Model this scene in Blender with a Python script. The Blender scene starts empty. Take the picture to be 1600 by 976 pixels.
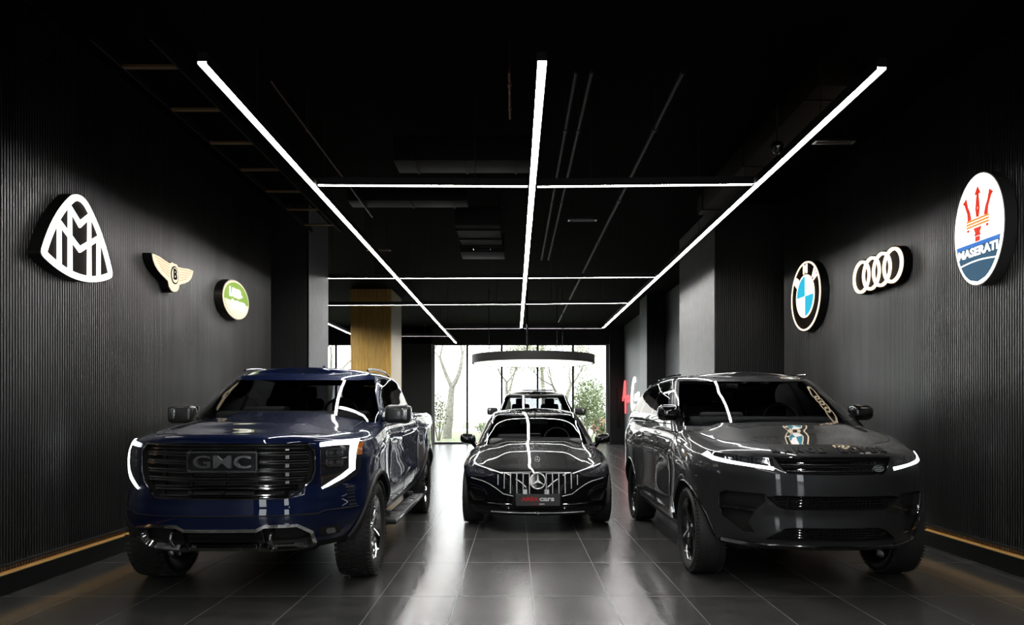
import bpy, bmesh, math, random
import numpy as np
from mathutils import Vector, Matrix
PI = math.pi
random.seed(7)
S = bpy.context.scene
COL = S.collection

# ------------------------------------------------------------------ camera, sky, exposure
FPX, HOR, VPX, CAMZ = 1080.0, 639.0, 806.0, 1.475
cam_d = bpy.data.cameras.new('camera')
cam = bpy.data.objects.new('camera', cam_d)
COL.objects.link(cam)
cam.location = (0, 0, CAMZ)
cam.rotation_euler = (PI / 2, 0, 0)
cam_d.sensor_width = 36.0
cam_d.lens = 36.0 * FPX / 1600.0
cam_d.shift_x = (800 - VPX) / 1600.0
cam_d.shift_y = (HOR - 488) / 1600.0
cam_d.clip_start = 0.05
cam_d.clip_end = 300
S.camera = cam

world = bpy.data.worlds.new('overcast_sky')
S.world = world
world.use_nodes = True
wn = world.node_tree.nodes
wn['Background'].inputs[0].default_value = (0.93, 0.97, 1.0, 1)
wn['Background'].inputs[1].default_value = 6.5

S.view_settings.view_transform = 'Standard'
S.view_settings.look = 'None'
S.view_settings.exposure = 0.0
S.view_settings.gamma = 1.0
S.view_settings.use_curve_mapping = False
S.cycles.use_denoising = True
S.cycles.max_bounces = 8
S.cycles.diffuse_bounces = 3
S.cycles.glossy_bounces = 5
S.cycles.transmission_bounces = 6
S.cycles.transparent_max_bounces = 12
S.cycles.sample_clamp_indirect = 6.0
S.cycles.caustics_reflective = False
S.cycles.caustics_refractive = False

STRIP_E = 62.0     # brightness of the ceiling strips
SIGN_E = 2.6        # brightness of the lit wall signs
DRL_E = 5.0        # daytime running lights

# ------------------------------------------------------------------ materials
MATS = {}
def mat(name, col=(0.5, 0.5, 0.5), rough=0.5, metal=0.0, coat=0.0, spec=0.5, emit=None, es=1.0, coat_rough=0.02):
    if name in MATS:
        return MATS[name]
    m = bpy.data.materials.new(name)
    m.use_nodes = True
    p = m.node_tree.nodes['Principled BSDF']
    p.inputs['Base Color'].default_value = (*col, 1)
    p.inputs['Roughness'].default_value = rough
    p.inputs['Metallic'].default_value = metal
    p.inputs['Coat Weight'].default_value = coat
    p.inputs['Coat Roughness'].default_value = coat_rough
    p.inputs['Specular IOR Level'].default_value = spec
    if emit:
        p.inputs['Emission Color'].default_value = (*emit, 1)
        p.inputs['Emission Strength'].default_value = es
    MATS[name] = m
    return m

def nd(m, kind, **kw):
    n = m.node_tree.nodes.new(kind)
    for k, v in kw.items():
        setattr(n, k, v)
    return n

def noisy(m, scale, amount, bump=0.0, stretch=(1, 1, 1)):
    """Procedural mottling of the base colour, with an optional bump."""
    nt = m.node_tree
    p = nt.nodes['Principled BSDF']
    c = p.inputs['Base Color'].default_value[:]
    tc = nd(m, 'ShaderNodeTexCoord')
    mp = nd(m, 'ShaderNodeMapping')
    mp.inputs['Scale'].default_value = stretch
    nz = nd(m, 'ShaderNodeTexNoise')
    nz.inputs['Scale'].default_value = scale
    nz.inputs['Detail'].default_value = 5
    rp = nd(m, 'ShaderNodeValToRGB')
    rp.color_ramp.elements[0].color = (*[x * (1 - amount) for x in c[:3]], 1)
    rp.color_ramp.elements[1].color = (*[min(1, x * (1 + amount)) for x in c[:3]], 1)
    rp.color_ramp.elements[0].position = 0.3
    rp.color_ramp.elements[1].position = 0.7
    L = nt.links.new
    L(tc.outputs['Object'], mp.inputs['Vector'])
    L(mp.outputs[0], nz.inputs['Vector'])
    L(nz.outputs['Fac'], rp.inputs[0])
    L(rp.outputs[0], p.inputs['Base Color'])
    if bump:
        b = nd(m, 'ShaderNodeBump')
        b.inputs['Strength'].default_value = bump
        L(nz.outputs['Fac'], b.inputs['Height'])
        L(b.outputs[0], p.inputs['Normal'])
    return m

def glass(name, tint, gloss=0.08):
    """Thin glazing: a tinted see-through layer under a fresnel mirror coat."""
    m = bpy.data.materials.new(name)
    m.use_nodes = True
    nt = m.node_tree
    nt.nodes.clear()
    out = nd(m, 'ShaderNodeOutputMaterial')
    tr = nd(m, 'ShaderNodeBsdfTransparent')
    tr.inputs[0].default_value = (*tint, 1)
    gl = nd(m, 'ShaderNodeBsdfGlossy')
    gl.inputs['Roughness'].default_value = 0.0
    gl.inputs[0].default_value = (1, 1, 1, 1)
    fr = nd(m, 'ShaderNodeFresnel')
    fr.inputs[0].default_value = 1.5
    mx = nd(m, 'ShaderNodeMixShader')
    nt.links.new(fr.outputs[0], mx.inputs[0])
    nt.links.new(tr.outputs[0], mx.inputs[1])
    nt.links.new(gl.outputs[0], mx.inputs[2])
    nt.links.new(mx.outputs[0], out.inputs[0])
    MATS[name] = m
    return m

def lamp_mat(name, col, e):
    return mat(name, (0.01, 0.01, 0.01), 0.4, spec=0.2, emit=col, es=e)

black_soft = mat('black_plastic', (0.012, 0.012, 0.013), 0.45)
black_gloss = mat('black_gloss', (0.006, 0.006, 0.007), 0.06, coat=0.6)
void_black = mat('dark_recess', (0.004, 0.004, 0.004), 0.7)
rubber = noisy(mat('tyre_rubber', (0.016, 0.016, 0.016), 0.62), 40, 0.3)
chrome = mat('chrome', (0.78, 0.79, 0.80), 0.07, metal=1.0)
dark_chrome = mat('smoked_chrome', (0.34, 0.34, 0.35), 0.10, metal=1.0)
bright_trim = mat('chrome_glint_trim', (0.80, 0.80, 0.81), 0.22, metal=0.25, coat=1.0)  # pale base colour stands in for bright reflections in chrome
satin_metal = mat('satin_metal', (0.32, 0.32, 0.33), 0.25, metal=1.0)
grey_wheel = mat('grey_alloy', (0.09, 0.09, 0.095), 0.22, metal=0.9)
black_wheel = mat('black_alloy', (0.012, 0.012, 0.013), 0.15, coat=0.5)
leather = noisy(mat('seat_leather', (0.02, 0.02, 0.022), 0.5), 30, 0.3)
trim_grey = mat('dashboard', (0.10, 0.10, 0.102), 0.6)
amber = mat('amber_lens', (0.55, 0.16, 0.02), 0.15, coat=0.8)
lens_dark = mat('smoked_lamp_lens', (0.02, 0.02, 0.024), 0.05, coat=1.0)
lens_clear = mat('lamp_reflector', (0.30, 0.31, 0.33), 0.12, metal=0.8)
drl = lamp_mat('running_light', (0.95, 0.98, 1.0), DRL_E)
tint_dark = glass('tinted_glass', (0.07, 0.07, 0.075))
screen_glass = glass('windscreen_glass', (0.60, 0.61, 0.62))
tint_light = glass('clear_car_glass', (0.42, 0.43, 0.43))
pane_glass = glass('shopfront_glass', (0.96, 0.97, 0.96))
mirror_m = mat('mirror_glass', (0.8, 0.8, 0.8), 0.02, metal=1.0)

def paint(name, col, metal=0.25):
    return mat(name, col, 0.42, metal=metal, coat=1.0, spec=0.05, coat_rough=0.01)
blue_paint = paint('midnight_blue_paint', (0.004, 0.010, 0.045), 0.4)
grey_paint = paint('charcoal_paint', (0.042, 0.043, 0.046), 0.5)
black_paint = paint('jet_black_paint', (0.003, 0.003, 0.0035), 0.0)

# ------------------------------------------------------------------ mesh helpers
def link(name, bm, m, parent=None, angle=32, loc=None, rot=None, kind=None, label=None):
    bmesh.ops.remove_doubles(bm, verts=bm.verts, dist=1e-6)
    me = bpy.data.meshes.new(name)
    bm.normal_update()
    bm.to_mesh(me)
    bm.free()
    if angle:
        me.shade_smooth()
        me.set_sharp_from_angle(angle=math.radians(angle))
    for x in (m if isinstance(m, (list, tuple)) else [m]):
        me.materials.append(x)
    o = bpy.data.objects.new(name, me)
    COL.objects.link(o)
    if parent:
        o.parent = parent
    if loc:
        o.location = loc
    if rot:
        o.rotation_euler = rot
    if kind:
        o['kind'] = kind
    if label:
        o['label'] = label
    return o

def root(name, label, cat, loc=(0, 0, 0), rz=0.0, group=None):
    o = bpy.data.objects.new(name, None)
    COL.objects.link(o)
    o.empty_display_size = 0.1
    o.location = loc
    o.rotation_euler = (0, 0, rz)
    return tag(o, label, cat, group)

def node(name, parent, loc=(0, 0, 0), rot=(0, 0, 0)):
    o = bpy.data.objects.new(name, None)
    COL.objects.link(o)
    o.empty_display_size = 0.05
    o.parent = parent
    o.location = loc
    o.rotation_euler = rot
    return o

def tag(o, label, cat, group=None):
    o['label'] = label
    o['category'] = cat
    if group:
        o['group'] = group
    return o

def BM():
    return bmesh.new()

def box(bm, c, s, bev=0.0, seg=2, rot=None):
    r = bmesh.ops.create_cube(bm, size=1.0)
    vs = r['verts']
    bmesh.ops.scale(bm, vec=s, verts=vs)
    if bev > 0:
        es = list({e for v in vs for e in v.link_edges})
        rr = bmesh.ops.bevel(bm, geom=es, offset=bev, segments=seg, profile=0.5, affect='EDGES')
        vs = list({v for f in rr['faces'] for v in f.verts} | {v for v in vs if v.is_valid})
    if rot:
        bmesh.ops.rotate(bm, cent=(0, 0, 0), matrix=rot, verts=vs)
    bmesh.ops.translate(bm, vec=c, verts=vs)
    return vs

def tube(bm, pts, r, seg=8, closed=False, cap=True):
    pts = [Vector(p) for p in pts]
    n = len(pts)
    rings = []
    up = Vector((0, 0, 1))
    prev = None
    for i, p in enumerate(pts):
        a = pts[(i - 1) % n] if (i > 0 or closed) else p
        b = pts[(i + 1) % n] if (i < n - 1 or closed) else p
        t = (b - a).normalized()
        if prev is None:
            ref = up if abs(t.z) < 0.95 else Vector((1, 0, 0))
            u = t.cross(ref).normalized()
        else:
            u = (prev - t * prev.dot(t)).normalized()
        prev = u
        v = t.cross(u)
        rr = r[i] if isinstance(r, (list, tuple)) else r
        rings.append([bm.verts.new(p + (u * math.cos(k * 2 * PI / seg) + v * math.sin(k * 2 * PI / seg)) * rr) for k in range(seg)])
    m = n if closed else n - 1
    for i in range(m):
        A, B = rings[i], rings[(i + 1) % n]
        for k in range(seg):
            bm.faces.new((A[k], A[(k + 1) % seg], B[(k + 1) % seg], B[k]))
    if cap and not closed:
        bm.faces.new(list(reversed(rings[0])))
        bm.faces.new(rings[-1])
    return rings

def lathe_x(bm, prof, seg=48, cx=0.0):
    """prof: (x, r) pairs turned about the x axis; closed loop when the first equals the last."""
    rings = []
    for (x, r) in prof:
        rings.append([bm.verts.new((cx + x, r * math.cos(k * 2 * PI / seg), r * math.sin(k * 2 * PI / seg))) for k in range(seg)])
    for i in range(len(prof) - 1):
        A, B = rings[i], rings[i + 1]
        for k in range(seg):
            bm.faces.new((A[k], A[(k + 1) % seg], B[(k + 1) % seg], B[k]))
    return rings

def lathe_z(bm, prof, seg=48, c=(0, 0, 0), cap=True):
    rings = []
    for (r, z) in prof:
        rings.append([bm.verts.new((c[0] + r * math.cos(k * 2 * PI / seg), c[1] + r * math.sin(k * 2 * PI / seg), c[2] + z)) for k in range(seg)])
    for i in range(len(prof) - 1):
        A, B = rings[i], rings[i + 1]
        for k in range(seg):
            bm.faces.new((A[k], A[(k + 1) % seg], B[(k + 1) % seg], B[k]))
    if cap:
        bm.faces.new(list(reversed(rings[0])))
        bm.faces.new(rings[-1])
    bmesh.ops.recalc_face_normals(bm, faces=bm.faces)

def stroke(pts, w, closed=False):
    """2D polyline of a width -> list of quads with mitred joints."""
    n = len(pts)
    P = [Vector(p) for p in pts]
    L, R = [], []
    for i in range(n):
        a = P[i - 1] if (i > 0 or closed) else None
        b = P[(i + 1) % n] if (i < n - 1 or closed) else None
        d1 = (P[i] - a).normalized() if a is not None else None
        d2 = (b - P[i]).normalized() if b is not None else None
        d1 = d1 or d2
        d2 = d2 or d1
        n1 = Vector((-d1.y, d1.x))
        n2 = Vector((-d2.y, d2.x))
        m = (n1 + n2)
        m = m.normalized() if m.length > 1e-6 else n1
        k = min(1.8, 1.0 / max(0.3, m.dot(n1)))
        ww = w[i] if isinstance(w, (list, tuple)) else w
        L.append(P[i] + m * k * ww / 2)
        R.append(P[i] - m * k * ww / 2)
    out = []
    for i in range(n if closed else n - 1):
        j = (i + 1) % n
        out.append([tuple(R[i]), tuple(R[j]), tuple(L[j]), tuple(L[i])])
    return out

def mir(cells):
    return [[(-a, b) for a, b in reversed(c)] for c in cells]

def ell(cx, cy, rx, ry, n=40, a0=0.0, a1=2 * PI, rot=0.0):
    out = []
    full = abs(a1 - a0 - 2 * PI) < 1e-6
    for k in range(n if full else n + 1):
        a = a0 + (a1 - a0) * k / n
        x, y = rx * math.cos(a), ry * math.sin(a)
        out.append((cx + x * math.cos(rot) - y * math.sin(rot), cy + x * math.sin(rot) + y * math.cos(rot)))
    return out

def rrect(x0, y0, x1, y1, r, n=5):
    out = []
    for (cx, cy, a) in ((x1 - r, y1 - r, 0), (x0 + r, y1 - r, 90), (x0 + r, y0 + r, 180), (x1 - r, y0 + r, 270)):
        for k in range(n + 1):
            t = math.radians(a + 90 * k / n)
            out.append((cx + r * math.cos(t), cy + r * math.sin(t)))
    return out

def patch(bm, cells, surf, o1=0.004, o2=-0.01, step=0.06):
    """Cells (2D polygons) cut on a grid, laid on a surface and given thickness from o2 to o1 along its normal."""
    b2 = bmesh.new()
    for c in cells:
        vs = [b2.verts.new((p[0], p[1], 0)) for p in c]
        try:
            b2.faces.new(vs)
        except ValueError:
            pass
    bmesh.ops.remove_doubles(b2, verts=b2.verts, dist=1e-5)
    if step:
        for ax in (0, 1):
            co = [v.co[ax] for v in b2.verts]
            k0, k1 = math.floor(min(co) / step) + 1, math.ceil(max(co) / step)
            no = Vector((1, 0, 0)) if ax == 0 else Vector((0, 1, 0))
            for k in range(k0, k1):
                bmesh.ops.bisect_plane(b2, geom=b2.verts[:] + b2.edges[:] + b2.faces[:], plane_co=no * (k * step), plane_no=no, dist=1e-5)
    b2.verts.index_update()
    T, U = [], []
    for v in b2.verts:
        p, n = surf(v.co.x, v.co.y)
        T.append(bm.verts.new(p + n * o1))
        U.append(bm.verts.new(p + n * o2))
    new = []
    for f in b2.faces:
        ids = [v.index for v in f.verts]
        new.append(bm.faces.new([T[i] for i in ids]))
        new.append(bm.faces.new([U[i] for i in reversed(ids)]))
    for e in b2.edges:
        if len(e.link_faces) == 1:
            i, j = e.verts[0].index, e.verts[1].index
            new.append(bm.faces.new((T[i], T[j], U[j], U[i])))
    b2.free()
    bmesh.ops.recalc_face_normals(bm, faces=new)
    return bm

def text_cells(s, size, bold=0.0, space=1.0, fit=None, fit_h=None):
    """A word as 2D triangles, centred on the origin; fit = total width, fit_h = total height."""
    cu = bpy.data.curves.new('word', 'FONT')
    cu.body = s
    cu.size = size
    cu.align_x = 'CENTER'
    cu.align_y = 'CENTER'
    cu.offset = bold
    cu.space_character = space
    cu.resolution_u = 3
    o = bpy.data.objects.new('word', cu)
    COL.objects.link(o)
    dg = bpy.context.evaluated_depsgraph_get()
    e = o.evaluated_get(dg)
    me = e.to_mesh()
    vs = [(v.co.x, v.co.y) for v in me.vertices]
    fs = [list(p.vertices) for p in me.polygons]
    e.to_mesh_clear()
    bpy.data.objects.remove(o)
    bpy.data.curves.remove(cu)
    x0, x1 = min(v[0] for v in vs), max(v[0] for v in vs)
    y0, y1 = min(v[1] for v in vs), max(v[1] for v in vs)
    kx = fit / (x1 - x0) if fit else 1.0
    ky = fit_h / (y1 - y0) if fit_h else kx
    vs = [((v[0] - (x0 + x1) / 2) * kx, (v[1] - (y0 + y1) / 2) * ky) for v in vs]
    return [[vs[i] for i in f] for f in fs]

def shift(cells, dx, dy):
    return [[(a + dx, b + dy) for a, b in c] for c in cells]

def interp(tab):
    """Monotone cubic through (x, y) pairs."""
    X = np.array([p[0] for p in tab], float)
    Y = np.array([p[1] for p in tab], float)
    h = np.diff(X)
    d = np.diff(Y) / h
    m = np.zeros_like(Y)
    m[0], m[-1] = d[0], d[-1]
    for i in range(1, len(X) - 1):
        if d[i - 1] * d[i] > 0:
            w1, w2 = 2 * h[i] + h[i - 1], h[i] + 2 * h[i - 1]
            m[i] = (w1 + w2) / (w1 / d[i - 1] + w2 / d[i])
    X, Y, m, h = X.tolist(), Y.tolist(), m.tolist(), h.tolist()
    def f(x):
        if x <= X[0]:
            return Y[0]
        if x >= X[-1]:
            return Y[-1]
        i = 0
        while x > X[i + 1]:
            i += 1
        t = (x - X[i]) / h[i]
        return (Y[i] * (1 + 2 * t) * (1 - t) ** 2 + h[i] * m[i] * t * (1 - t) ** 2 + Y[i + 1] * t * t * (3 - 2 * t) + h[i] * m[i + 1] * t * t * (t - 1))
    return f
# ------------------------------------------------------------------ room: measured from the floor tiles (0.6 x 1.2 m)
WL, WR = -4.14, 4.53            # faces of the ribbed side walls
PLN = 0.09                      # depth of the plinth in front of them
YCOL = 11.7                     # where the columns begin
YEND = 29.3                     # shopfront glazing
CEIL = 4.95
HS = 3.975                      # underside of the light strips
wall_black = noisy(mat('black_wall', (0.010, 0.010, 0.0105), 0.5), 3, 0.2)
slat_m = mat('black_ribbed_panel', (0.20, 0.20, 0.20), 0.33, metal=1.0)
noisy(slat_m, 2.5, 0.18, 0.0, (1, 1, 0.15))
pale_panel = noisy(mat('pale_grey_column_panel', (0.19, 0.195, 0.205), 0.5), 6, 0.08)
bright_panel = noisy(mat('light_grey_column_panel', (0.225, 0.225, 0.225), 0.5), 6, 0.08)
dark_slat = mat('dark_ribbed_panel', (0.03, 0.03, 0.031), 0.45, spec=0.4)
smooth_grey = noisy(mat('grey_column_panel', (0.085, 0.087, 0.092), 0.5), 6, 0.10)
ceil_m = noisy(mat('black_ceiling', (0.0035, 0.0035, 0.0035), 0.9, spec=0.05), 4, 0.3)
brass = mat('brass_edge', (0.36, 0.22, 0.09), 0.35, metal=0.6)
ledge_m = mat('oak_ledge', (0.40, 0.25, 0.10), 0.5)

fm = mat('dark_floor_tile', (0.02, 0.02, 0.02), 0.16, spec=0.5)
def floor_nodes():
    nt = fm.node_tree
    p = nt.nodes['Principled BSDF']
    L = nt.links.new
    geo = nd(fm, 'ShaderNodeNewGeometry')
    sx = nd(fm, 'ShaderNodeSeparateXYZ')
    L(geo.outputs['Position'], sx.inputs[0])
    def mth(op, a, b=None, c=None):
        n = nd(fm, 'ShaderNodeMath', operation=op)
        for i, v in enumerate((a, b, c)):
            if v is None:
                continue
            if isinstance(v, (int, float)):
                n.inputs[i].default_value = v
            else:
                L(v, n.inputs[i])
        return n.outputs[0]
    u = mth('DIVIDE', mth('SUBTRACT', sx.outputs[0], 0.131), 0.6)
    v = mth('DIVIDE', mth('SUBTRACT', sx.outputs[1], 5.455), 1.2)
    def joint(w, half):
        return mth('LESS_THAN', mth('ABSOLUTE', mth('SUBTRACT', w, mth('ROUND', w))), half)
    gr = mth('MAXIMUM', joint(u, 0.0032), joint(v, 0.0020))
    cid = nd(fm, 'ShaderNodeCombineXYZ')
    L(mth('FLOOR', u), cid.inputs[0])
    L(mth('FLOOR', v), cid.inputs[1])
    wnz = nd(fm, 'ShaderNodeTexWhiteNoise')
    wnz.noise_dimensions = '3D'
    L(cid.outputs[0], wnz.inputs['Vector'])
    off = nd(fm, 'ShaderNodeVectorMath', operation='SCALE')
    L(wnz.outputs['Color'], off.inputs[0])
    off.inputs['Scale'].default_value = 9.0
    ad = nd(fm, 'ShaderNodeVectorMath', operation='ADD')
    L(geo.outputs['Position'], ad.inputs[0])
    L(off.outputs[0], ad.inputs[1])
    mp = nd(fm, 'ShaderNodeMapping')
    mp.inputs['Scale'].default_value = (1.0, 2.2, 1.0)
    L(ad.outputs[0], mp.inputs['Vector'])
    nz = nd(fm, 'ShaderNodeTexNoise')
    nz.inputs['Scale'].default_value = 4.5
    nz.inputs['Detail'].default_value = 9
    nz.inputs['Roughness'].default_value = 0.68
    L(mp.outputs[0], nz.inputs['Vector'])
    rp = nd(fm, 'ShaderNodeValToRGB')
    e = rp.color_ramp.elements
    e[0].position, e[0].color = 0.30, (0.026, 0.026, 0.027, 1)
    e[1].position, e[1].color = 0.74, (0.092, 0.091, 0.088, 1)
    L(nz.outputs['Fac'], rp.inputs[0])
    mx = nd(fm, 'ShaderNodeMix', data_type='RGBA')
    L(gr, mx.inputs[0])
    L(rp.outputs[0], mx.inputs[6])
    mx.inputs[7].default_value = (0.30, 0.30, 0.29, 1)
    L(mx.outputs[2], p.inputs['Base Color'])
    rr = nd(fm, 'ShaderNodeMapRange')
    L(nz.outputs['Fac'], rr.inputs[0])
    rr.inputs[1].default_value, rr.inputs[2].default_value = 0.3, 0.7
    rr.inputs[3].default_value, rr.inputs[4].default_value = 0.248, 0.252
    L(mth('MAXIMUM', rr.outputs[0], mth('MULTIPLY', gr, 0.6)), p.inputs['Roughness'])
floor_nodes()

def slab(name, x0, x1, y0, y1, z0, z1, m, parent=None, kind='structure'):
    bm = BM()
    box(bm, ((x0 + x1) / 2, (y0 + y1) / 2, (z0 + z1) / 2), (x1 - x0, y1 - y0, z1 - z0))
    return link(name, bm, m, parent, angle=0, kind=kind)

slab('floor', -10.5, 5.2, -9.0, YEND + 0.1, -0.12, 0.0, fm)
slab('ceiling', -10.5, 5.2, -9.0, YEND + 0.2, CEIL, CEIL + 0.12, ceil_m)
for k, (x0, x1) in enumerate(((-10.5, -3.45), (-2.15, 2.0), (3.3, 5.2))):
    slab('wall_behind', x0, x1, -9.15, -9.0, -0.1, CEIL, wall_black)
for x0, x1 in ((-3.45, -2.15), (2.0, 3.3)):
    slab('wall_behind', x0, x1, -9.15, -9.0, 3.6, CEIL, wall_black)
    bm = BM()
    bm.faces.new([bm.verts.new(p) for p in ((x0, -9.08, 0), (x1, -9.08, 0), (x1, -9.08, 3.6), (x0, -9.08, 3.6))])
    link('added_glazed_door', bm, pane_glass, angle=0, kind='structure')  # unseen glazed opening, added so bright columns reflect in chrome and paint
slab('ground_near', -14, 10, -20, -9.15, -0.12, -0.02, wall_black)

felt = mat('black_felt', (0.006, 0.006, 0.006), 0.9, spec=0.1)
def ribbed(name, x, sgn, y0, y1, m):
    """Wall board with vertical half-round-edged ribs facing +x (sgn 1) or -x (sgn -1)."""
    bm = BM()
    box(bm, (x - sgn * 0.11, (y0 + y1) / 2, CEIL / 2), (0.18, y1 - y0, CEIL))
    back = link(name, bm, felt, angle=0, kind='structure')
    bm = BM()
    pitch, w, d, c = 0.033, 0.021, 0.020, 0.004
    n = int((y1 - y0) / pitch)
    for i in range(n):
        y = y0 + (i + 0.5) * pitch
        prof = [(x - sgn * 0.021, y - w / 2), (x - sgn * c, y - w / 2), (x, y - w / 2 + c), (x, y + w / 2 - c), (x - sgn * c, y + w / 2), (x - sgn * 0.021, y + w / 2)]
        A = [bm.verts.new((px, py, 0.0)) for px, py in prof]
        B = [bm.verts.new((px, py, CEIL)) for px, py in prof]
        for k in range(5):
            q = (A[k], A[k + 1], B[k + 1], B[k])
            bm.faces.new(q if sgn > 0 else tuple(reversed(q)))
    link('slats', bm, m, back, angle=0)
    return back
ribbed('wall_left', WL, 1, 1.0, YCOL, slat_m)
ribbed('wall_right', WR, -1, 1.0, YCOL, slat_m)
slab('wall_left_near', WL - 0.2, WL - 0.02, -9.0, 1.0, 0, CEIL, wall_black)
slab('wall_right_near', WR + 0.02, WR + 0.2, -9.0, 1.0, 0, CEIL, wall_black)
slab('wall_right_far', WR, WR + 0.25, YCOL + 0.001, YEND, 0, CEIL, smooth_grey)
slab('wall_left_far', -10.6, -10.4, 12.9, YEND, 0, CEIL, wall_black)
slab('wall_left_return', -10.5, -4.34, 12.75, 12.9, 0, CEIL, wall_black)

warm = lamp_mat('warm_led', (1.0, 0.60, 0.20), 3.0)
def plinth(side, x, sgn):
    bm = BM()
    box(bm, (x + sgn * PLN / 2, (1.0 + YCOL) / 2, 0.08), (PLN, YCOL - 1.0, 0.16))
    o = link('baseboard_' + side, bm, mat('black_plinth', (0.008, 0.008, 0.008), 0.35), angle=0, kind='structure')
    bm = BM()
    box(bm, (x + sgn * (PLN - 0.004), (1.0 + YCOL) / 2, 0.1645), (0.010, YCOL - 1.0, 0.011))
    link('edge_trim', bm, mat('gold_edge', (0.75, 0.50, 0.20), 0.4), o, angle=0)
    bm = BM()
    box(bm, (x + sgn * 0.024, (1.0 + YCOL) / 2, 0.216), (0.048, YCOL - 1.0, 0.012))
    link('led_hood', bm, black_soft, o, angle=0)
    bm = BM()
    box(bm, (x + sgn * 0.007, (1.0 + YCOL) / 2, 0.207), (0.010, YCOL - 1.0, 0.008))
    link('led_line', bm, warm, o, angle=0)
    bm = BM()
    box(bm, (x + sgn * (PLN / 2 - 0.006), (1.0 + YCOL) / 2, 0.162), (PLN - 0.014, YCOL - 1.0, 0.004))
    link('ledge', bm, ledge_m, o, angle=0)
plinth('left', WL, 1)
plinth('right', WR, -1)

def column(name, x0, x1, y0, y1, side_sgn, front, side):
    """Ribbed front toward the room's near end, pale panel on the face toward the middle of the room."""
    bm = BM()
    box(bm, ((x0 + x1) / 2, (y0 + y1) / 2, CEIL / 2), (x1 - x0, y1 - y0, CEIL))
    o = link(name, bm, front[0], angle=0, kind='structure')
    bm = BM()
    n = int((x1 - x0) / 0.033)
    for i in range(n):
        box(bm, (x0 + (i + 0.5) * 0.033, y0 - 0.006, CEIL / 2), (0.021, 0.014, CEIL - 0.02))
    link('ribbed_front', bm, front[1], o, angle=0)
    bm = BM()
    xs = x1 if side_sgn > 0 else x0
    n = int((y1 - y0) / 0.1)
    for i in range(n):
        box(bm, (xs + side_sgn * 0.004, y0 + (i + 0.5) * (y1 - y0) / n, CEIL / 2), (0.012, (y1 - y0) / n - 0.004, CEIL - 0.02))
    link('side_panel', bm, side, o, angle=0)
    return o
column('column', -4.36, -3.51, YCOL, 12.9, 1, (felt, dark_slat), pale_panel)
column('column', 3.37, WR + 0.02, YCOL, 14.2, -1, (felt, dark_slat), bright_panel)
column('column', 3.97, WR, 20.9, 22.1, -1, (wall_black, wall_black), smooth_grey)

# far end: dark piers, header and glazing
slab('wall_far_left_pier', -4.86, -3.56, YEND - 0.1, YEND + 0.15, 0, CEIL, wall_black)
slab('wall_far_right_pier', 3.94, WR + 0.2, YEND - 0.3, YEND + 0.15, 0, CEIL, wall_black)
slab('wall_far_header', -10.5, WR + 0.2, YEND - 0.1, YEND + 0.15, 4.24, CEIL, wall_black)
frame_m = mat('black_window_frame', (0.012, 0.012, 0.012), 0.4)
pale_frame = mat('pale_window_jamb', (0.30, 0.31, 0.30), 0.5)
def shopfront(name, x0, x1, xs):
    o = None
    bm = BM()
    y = YEND
    for z in (0.04, 4.22):
        box(bm, ((x0 + x1) / 2, y, z), (x1 - x0, 0.09, 0.08))
    for x in xs:
        box(bm, (x, y, 2.13), (0.085, 0.09, 4.1))
    o = link(name, bm, frame_m, angle=0, kind='structure')
    ed = [x0] + xs + [x1]
    for a, b in zip(ed[:-1], ed[1:]):
        bm = BM()
        vs = [bm.verts.new(p) for p in ((a, y + 0.01, 0.05), (b, y + 0.01, 0.05), (b, y + 0.01, 4.2), (a, y + 0.01, 4.2))]
        bm.faces.new(vs)
        link('window_pane', bm, pane_glass, o, angle=0)
    bm = BM()
    for x in (x0 + 0.06, x1 - 0.06):
        box(bm, (x, y - 0.02, 2.12), (0.12, 0.12, 4.2))
    link('window_jamb', bm, pale_frame, o, angle=0)
shopfront('window_1', -3.55, 3.93, [-2.06, -0.597, 0.92, 2.42])
shopfront('window_2', -10.4, -4.87, [-9.0, -7.62, -6.2])

# timber-clad column in the left bay
def timber_column():
    wood = mat('oak_slat', (0.95, 0.53, 0.14), 0.45)
    noisy(wood, 6, 0.22, 0.0, (4, 4, 0.4))
    cream = mat('cream_side', (0.55, 0.47, 0.34), 0.5)
    x0, x1, y0, y1 = -4.78, -3.60, 20.0, 21.75
    bm = BM()
    box(bm, ((x0 + x1) / 2, (y0 + y1) / 2, CEIL / 2), (x1 - x0, y1 - y0, CEIL))
    o = link('column', bm, cream, angle=0, kind='structure')
    bm = BM()
    n = 22
    p = (x1 - x0) / n
    for i in range(n):
        box(bm, (x0 + (i + 0.5) * p, y0 - 0.015, CEIL / 2), (p * 0.78, 0.035, CEIL - 0.01))
    link('timber_front', bm, wood, o, angle=0)
timber_column()

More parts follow.
